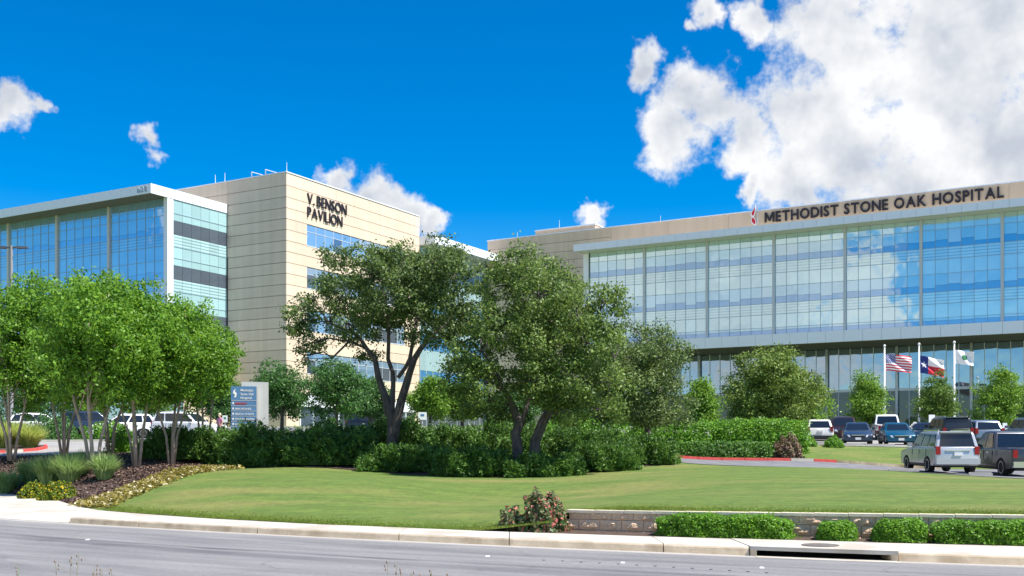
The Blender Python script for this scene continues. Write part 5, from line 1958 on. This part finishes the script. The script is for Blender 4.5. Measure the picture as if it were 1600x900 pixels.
def car(kind, label, px, d, heading, pcol, roof_rack=False, chrome_bumper=False, spare=None):
    S = SPEC[kind]
    x, y = XY(px, d)
    z0 = H(x, y) + .02
    root = tag(empty('parked_' + {'sedan': 'sedan', 'suv': 'wagon', 'hatch': 'hatchback', 'pickup': 'pickup'}[kind], (x, y, z0), R(heading)), label, 'car' if kind != 'pickup' else 'pickup', 'parked cars')
    # sit on the slope
    hx_, hy_ = math.cos(R(heading)), math.sin(R(heading))
    L, Wd, Hh, r = S['L'], S['W'] / 2, S['H'], S['r']
    dz = H(x + hx_ * 1.3, y + hy_ * 1.3) - H(x - hx_ * 1.3, y - hy_ * 1.3)
    root.rotation_euler = (0, -math.atan2(dz, 2.6), R(heading))
    pm = PT[pcol]
    xf, xr = S['wb'] / 2 + .02, -S['wb'] / 2 + .02
    sill = .24 + (.12 if kind in ('suv', 'pickup') else 0)
    ar = r + .07

    def arch(c):
        out = []
        a0 = math.asin(max(-1, min(1, (sill - r) / ar)))
        for k in range(9):
            a = math.pi - a0 - (math.pi - 2 * a0) * k / 8
            out.append((c + ar * math.cos(a), r + ar * math.sin(a)))
        return out
    c0, c1, c2, c3 = S['cab']
    top = [(L / 2 - .02, sill + .18), (L / 2, .52 * S['hf'] + .16), (L / 2 - .06, S['hf'] - .07), (L / 2 - .22, S['hf']), (c0 + .25, S['cowl'] - .01), (c0 - .1, S['cowl']), (0, S['belt']), (c3, S['deck'])]
    if kind in ('sedan',):
        top += [(-L / 2 + .2, S['deck']), (-L / 2 + .05, S['rear'])]
    elif kind == 'pickup':
        top += [(-L / 2 + .04, S['deck']), (-L / 2 + .02, S['rear'] - .05)]
    else:
        top += [(-L / 2 + .06, S['deck']), (-L / 2 + .04, S['rear'] - .1)]
    top += [(-L / 2, .62), (-L / 2 + .02, sill + .12), (-L / 2 + .12, sill)]
    bottom = arch(xr) + arch(xf) + [(L / 2 - .14, sill)]
    prof = top + bottom
    sl_ = [(-1.0, .10), (-.965, .035), (-.86, 0), (.86, 0), (.965, .035), (1.0, .10)]
    v, f = [], []
    npf = len(prof)
    for fy, ins in sl_:
        for qx, qz in prof:
            zz, xx_ = qz, qx
            if qz > .66: zz = qz - ins * .8
            if abs(qx) > L / 2 - .35: xx_ = qx - math.copysign(ins * 1.4, qx)
            side = Wd * (fy if abs(fy) < 1 else math.copysign(1 - .05 * abs(qz - .62), fy))
            v.append((xx_, side, zz))
    for s in range(len(sl_) - 1):
        for k in range(npf):
            k2 = (k + 1) % npf
            f.append((s * npf + k, s * npf + k2, (s + 1) * npf + k2, (s + 1) * npf + k))
    f.append(tuple(range(npf)))
    f.append(tuple(range((len(sl_) - 1) * npf + npf - 1, (len(sl_) - 1) * npf - 1, -1)))
    bme = MB().add(v, f).mesh('body', pm)
    soften(bme, .05)
    body = link('body', bme, root)
    # cabin
    bz0 = S['belt'] - .05
    wc = Wd * .94

    def wy(z):
        return wc - S['tum'] * (z - bz0) / (Hh - bz0) * 1.0
    cp_ = [(c0, bz0), (c1, Hh - .07), (c1 - .22, Hh - .015), ((c1 + c2) / 2, Hh), (c2 + .2, Hh - .02), (c2, Hh - .08), (c3, bz0)]
    v, f = [], []
    n = len(cp_)
    for sgn in (-1, 1):
        for ins in ((0.0, 1.0) if sgn < 0 else (1.0, 0.0)):
            for qx, qz in cp_:
                yy = wy(qz) - (.09 * ins) - (.02 if ins == 0 and qz > Hh - .1 else 0)
                zz = qz - (.03 if ins == 0 and qz > Hh - .1 else 0)
                v.append((qx, sgn * yy, zz))
    for s in range(3):
        for k in range(n - 1):
            f.append((s * n + k, s * n + k + 1, (s + 1) * n + k + 1, (s + 1) * n + k))
    f += [tuple(range(n)), tuple(range(4 * n - 1, 3 * n - 1, -1))]
    cme = MB().add(v, f).mesh('cabin', pm)
    soften(cme, .06, 3, 20)
    link('cabin', cme, root)

    def plate3(name, pts, m, push, par=root):
        """thin pane through points, pushed along its normal"""
        P_ = [Vector(p) for p in pts]
        nrm = (P_[1] - P_[0]).cross(P_[2] - P_[0]).normalized() * push
        nn = len(P_)
        vv = [p + nrm for p in P_] + [p - nrm for p in P_]
        ff = [tuple(range(nn)), tuple(range(2 * nn - 1, nn - 1, -1))] + [(k, k + nn, (k + 1) % nn + nn, (k + 1) % nn) for k in range(nn)]
        return MB().add(vv, ff).build(name, m, par)
    zl, zh = bz0 + .09, Hh - .13

    def xat(a, b, z):   # along pillar a(bottom)->b(top)
        return a + (b - a) * (z - bz0) / (Hh - .07 - bz0)
    # windscreen, rear window
    for a, b, nm_ in ((c0, c1, 'windscreen'), (c3, c2, 'rear_window')):
        q = []
        for z, s in ((zl, -1), (zl, 1), (zh, 1), (zh, -1)):
            q.append((xat(a, b, z), s * (wy(z) - .15), z))
        plate3(nm_, q, M_carglass, .014)
    # side windows
    cuts_ = {'sedan': [(.0, .47), (.51, .98)], 'hatch': [(.0, .38), (.42, .74), (.78, .98)], 'suv': [(.0, .36), (.40, .69), (.73, .98)], 'pickup': [(.0, .52), (.56, .96)]}[kind]
    for sgn in (-1, 1):
        for u0, u1 in cuts_:
            q = []
            for u, z in ((u0, zl), (u1, zl), (u1, zh), (u0, zh)):
                fa, ba = xat(c0 - .12, c1 - .1, z), xat(c3 + .1, c2 + .1, z)
                q.append((fa + (ba - fa) * u, sgn * (wy(z) + .001), z))
            plate3('side_window', q, M_carglass, .008)
        m = MB().box(c0 - .35, c0 - .2, min(sgn * (Wd - .02), sgn * (Wd + .17)), max(sgn * (Wd - .02), sgn * (Wd + .17)), S['belt'] + .02, S['belt'] + .19)
        m.build('mirror', pm if pcol != 'white' else M_black, root)
        for hx0 in ((.1, -.85) if kind != 'pickup' else (.35, -.45)):
            ub('door_handle', M_chrome, root, hx0 - .1, hx0 + .1, sgn * Wd - .01, sgn * Wd + .025, S['belt'] - .2, S['belt'] - .165)
        for hx0 in ((.62, -.30, -1.2) if kind != 'pickup' else (.95, 0.05, -.85)):
            ub('door_seam', M_black, root, hx0 - .008, hx0 + .008, sgn * Wd * .985 - .012, sgn * Wd * .985 + .012 + (.012 if sgn > 0 else -.012) * 0, sill + .14, S['belt'] - .1)
        ub('sill_trim', M_black, root, xr + ar, xf - ar, sgn * Wd * .95 - .04, sgn * Wd * .95 + .04, sill - .02, sill + .08)
        # lights
        plate3('headlight', [(L / 2 + .012, sgn * Wd * .5, S['hf'] - .23), (L / 2 - .10, sgn * Wd * .93, S['hf'] - .20), (L / 2 - .17, sgn * Wd * .93, S['hf'] - .06), (L / 2 - .03, sgn * Wd * .56, S['hf'] - .10)], M_head, .03)
        tz0, tz1 = (.72, .92) if kind == 'sedan' else ((.82, 1.16) if kind != 'pickup' else (.82, 1.14))
        ub('tail_light', M_tail, root, -L / 2 + .005, -L / 2 + .24, sgn * Wd * .84 - (.2 if kind == 'sedan' else .085), sgn * Wd * .84 + .1, tz0, tz1)
        for wx in (xf, xr):
            wh = empty('wheel', (wx, sgn * (Wd - .12), r), 0, root)
            MB().lathe([(r * .62, -.11), (r * .93, -.11), (r, -.07), (r, .07), (r * .93, .11), (r * .62, .11)], 22, 'y').build('tyre', M_tyre, wh, smooth=False)
            rim = MB().lathe([(r * .63, -.06), (r * .63, .06)], 18, 'y')
            rim.build('rim_well', M_black, wh)
            sp = MB()
            yo = sgn * .085
            for k in range(5):
                a = k * 2 * math.pi / 5 + .3
                ca, sa = math.cos(a), math.sin(a)
                p1_, p2_ = (-sa * .05, ca * .05), (ca * r * .6, sa * r * .6)
                vv = [(p2_[0] * .15 + p1_[0], yo, p2_[1] * .15 + p1_[1]), (p2_[0] * .15 - p1_[0], yo, p2_[1] * .15 - p1_[1]), (p2_[0] - p1_[0], yo, p2_[1] - p1_[1]), (p2_[0] + p1_[0], yo, p2_[1] + p1_[1])]
                vv += [(q0, yo - sgn * .03, q2) for q0, q1, q2 in vv]
                sp.add(vv, [(0, 1, 2, 3), (7, 6, 5, 4), (0, 4, 5, 1), (1, 5, 6, 2), (2, 6, 7, 3), (3, 7, 4, 0)])
            sp.lathe([(r * .2, yo - .02), (r * .2, yo + .02)], 10, 'y')
            ring = [(r * .56, yo - .03), (r * .65, yo - .03), (r * .65, yo + .03), (r * .56, yo + .03), (r * .56, yo - .03)]
            vv, ff = [], []
            for rr_, hh_ in ring[:4]:
                for k in range(20):
                    a = 2 * math.pi * k / 20
                    vv.append((rr_ * math.cos(a), hh_, rr_ * math.sin(a)))
            for q in range(4):
                for k in range(20):
                    ff.append((q * 20 + k, q * 20 + (k + 1) % 20, ((q + 1) % 4) * 20 + (k + 1) % 20, ((q + 1) % 4) * 20 + k))
            sp.add(vv, ff)
            sp.build('rim', M_rim, wh)
    # bumpers, grille, plates, dark underbody
    ub('underbody', M_black, root, -L / 2 + .25, L / 2 - .25, -Wd + .25, Wd - .25, sill - .08, sill + .25)
    bm_ = M_chrome if chrome_bumper else (M_black if kind in ('hatch',) else pm)
    ub('rear_bumper', bm_, root, -L / 2 - .07, -L / 2 + .12, -Wd * .95, Wd * .95, sill + .06, sill + .30)
    ub('front_bumper', pm, root, L / 2 - .14, L / 2 + .05, -Wd * .9, Wd * .9, sill + .02, sill + .24)
    ub('grille', M_black, root, L / 2 - .1, L / 2 + .012, -Wd * .42, Wd * .42, S['hf'] - .28, S['hf'] - .10)
    ub('grille_trim', M_chrome, root, L / 2 - .1, L / 2 + .018, -Wd * .44, Wd * .44, S['hf'] - .115, S['hf'] - .08)
    ub('licence_plate', M_plate, root, L / 2 + .01, L / 2 + .062, -.17, .17, sill + .07, sill + .22)
    pz = .78 if kind != 'pickup' else .62
    ub('licence_plate', M_plate, root, -L / 2 - .085, -L / 2 + .05, -.17, .17, pz - (.12 if kind == 'pickup' else 0), pz + .13 - (.12 if kind == 'pickup' else 0))
    if kind == 'suv':
        ub('tailgate_trim', M_chrome if not chrome_bumper else pm, root, -L / 2 - .005, -L / 2 + .1, -.5, .5, .97, 1.01)
        ub('rear_spoiler', pm, root, c2 - .14, c2 + .1, -wy(Hh) + .1, wy(Hh) - .1, Hh - .07, Hh - .03)
    if kind == 'pickup':
        ub('tailgate_handle', M_black, root, -L / 2 - .0, -L / 2 + .1, -.12, .12, 1.0, 1.08)
        ub('bed_liner', M_black, root, -L / 2 + .12, c3 - .05, -Wd * .82, Wd * .82, 1.19, 1.225)
    if roof_rack:
        for s in (-1, 1): ub('roof_rail', M_chrome, root, c2 + .2, c1 - .3, s * (wy(Hh) - .12) - .02, s * (wy(Hh) - .12) + .02, Hh + .0, Hh + .06)
    return root


car('suv', 'silver wagon seen from behind at the lower car park edge', 1466, 47.0, 87, 'silver', chrome_bumper=False, roof_rack=True)
car('pickup', 'dark grey pickup beside the silver wagon', 1573, 46.6, 88, 'charcoal', chrome_bumper=True)
car('hatch', 'white hatchback seen from behind at the left of the upper car park', 1277, 74, 79, 'white')
car('sedan', 'dark blue-grey sedan facing the grass bank, next to the white hatchback', 1339, 70.5, 254, 'navy')
car('sedan', 'teal blue sedan facing the grass bank, with the white pickup behind', 1400, 69.5, 258, 'teal')
car('pickup', 'white pickup parked behind the teal sedan', 1383, 83, 80, 'white')
car('suv', 'maroon-black wagon behind the dark sedan', 1318, 80, 255, 'maroon')
car('suv', 'black wagon with pale roof rails behind the silver wagon', 1478, 66, 85, 'black', roof_rack=True)
car('hatch', 'dark blue hatchback seen from behind between wagon and pickup', 1527, 66, 85, 'greyblue')
car('sedan', 'dark sedan between the teal sedan and the black wagon', 1443, 76, 255, 'black')
car('suv', 'grey wagon at the right edge behind the dark pickup', 1606, 66, 88, 'greyblue')
car('hatch', 'white car roof seen above the dark bush at the far left', 66, 74, 20, 'white')
car('suv', 'navy wagon seen between crape stems on the left', 150, 73, 15, 'navy')
car('hatch', 'white hatchback left of the middle crape stems', 192, 72, 200, 'white')
car('sedan', 'white sedan between the two right crape myrtles', 243, 74, 340, 'white')
car('suv', 'white wagon above the hedge, left of the walking person', 296, 72, 345, 'white')
car('suv', 'dark wagon with pale roof behind the forked oak trunk', 590, 84, 350, 'black', roof_rack=True)
for i, (px, d, w, lab) in enumerate(((1285, 64.8, 1.7, 'concrete wheel stop behind the white hatchback'), (1325, 64.2, 1.7, 'concrete wheel stop before the dark blue sedan'), (1375, 63.8, 1.7, 'concrete wheel stop before the teal sedan'),
                                     (1412, 44.7, 1.2, 'concrete wheel stop left of the silver wagon'), (1532, 43.6, .9, 'concrete wheel stop between wagon and pickup'))):
    x, y = XY(px, d)
    m = MB().prism([(-w / 2, 0), (-w / 2, .09), (-w / 2 + .06, .13), (w / 2 - .06, .13), (w / 2, .09), (w / 2, 0)], -.08, .08)
    tag(m.build('wheel_stop', M_conc, None, (x, y, H(x, y) + .02), R(-10)), lab, 'wheel stop', 'concrete wheel stops')

# ------------------------------------------------------------------ person walking behind the hedge
d = 68
x, y = XY(343, d)
zb = max(H(x, y), ZP(652, d) - 1.72)
sk, rad, ed = [], [], []


def jn(p, r, to=None):
    sk.append(p); rad.append(r)
    if to is not None: ed.append((to, len(sk) - 1))
    return len(sk) - 1


pel = jn((0, 0, .95), .15)
w_ = jn((0, 0, 1.1), .14, pel)
ch = jn((0, .01, 1.3), .16, w_)
nk = jn((0, .01, 1.46), .06, ch)
hd = jn((0, -.01, 1.56), .085, nk)
ht = jn((0, 0, 1.68), .075, hd)
for s in (-1, 1):
    sh = jn((s * .19, .01, 1.40), .06, ch)
    el = jn((s * .25, .04 * s, 1.12), .045, sh)
    wr = jn((s * .25, -.1 * s, .90), .03, el)
    pa = jn((s * .25, -.13 * s, .82), .035, wr)
    for k in range(4):
        k1 = jn((s * .25 + (k - 1.5) * .018, -.14 * s, .77), .010, pa)
        jn((s * .25 + (k - 1.5) * .018, -.15 * s, .72 + .01 * abs(k - 1)), .008, k1)
    th = jn((s * .21, -.14 * s, .79), .010, pa)
    jn((s * .20, -.15 * s, .76), .009, th)
    hp = jn((s * .09, 0, .88), .095, pel)
    kn = jn((s * .1, .12 * s, .5), .065, hp)
    an = jn((s * .1, .2 * s + .05, .09), .042, kn)
    jn((s * .1, .2 * s - .13, .04), .04, an)
me = bpy.data.meshes.new('body')
me.from_pydata(sk, ed, [])
po = bpy.data.objects.new('tmp_person', me)
COL.objects.link(po)
md = po.modifiers.new('skin', 'SKIN')
for i, r_ in enumerate(rad):
    me.skin_vertices[0].data[i].radius = (r_, r_)
me.skin_vertices[0].data[0].use_root = True
po.modifiers.new('sub', 'SUBSURF').levels = 2
bpy.context.view_layer.update()
pm_ = bpy.data.meshes.new_from_object(po.evaluated_get(bpy.context.evaluated_depsgraph_get()))
bpy.data.objects.remove(po)
M_skin = mat('skin', (.50, .31, .22), None, rough=.6)
M_pink = mat('pink_shirt', (.52, .17, .30), (.6, .24, .36), 8, .8)
M_jean = mat('dark_trousers', (.05, .06, .10), (.08, .09, .13), 9, .9)
M_hair = mat('pale_hair', (.55, .47, .36), (.65, .58, .46), 20, .8)
M_eye = mat('dark_eye', (.02, .015, .01))
pm_.materials.clear()
for m_ in (M_skin, M_pink, M_jean): pm_.materials.append(m_)
for pg in pm_.polygons:
    c = pg.center
    pg.material_index = 0 if c.z > 1.45 or (abs(c.x) > .2 and c.z < 1.2) or c.z < .03 else (1 if c.z > .92 else 2)
    pg.use_smooth = True
pr = tag(empty('person', (x, y, zb - .0), R(-40)), 'person in a pink top walking behind the hedge, left of the blue sign', 'person')
link('body', pm_, pr)
hm = MB().lathe([(.02, .10), (.07, .085), (.098, .03), (.10, -.03), (.085, -.08)], 14, 'z')
hm.build('hair', M_hair, pr, (0, .025, 1.64), smooth=True)
for s in (-1, 1): MB().lathe([(.001, -.012), (.012, 0), (.001, .012)], 8, 'y').build('eye', M_eye, pr, (s * .032, -.092, 1.60))
MB().add([(-.014, -.085, 1.56), (.014, -.085, 1.56), (0, -.115, 1.563), (0, -.088, 1.60)], [(0, 2, 1), (0, 3, 2), (2, 3, 1), (0, 1, 3)]).build('nose', M_skin, pr)
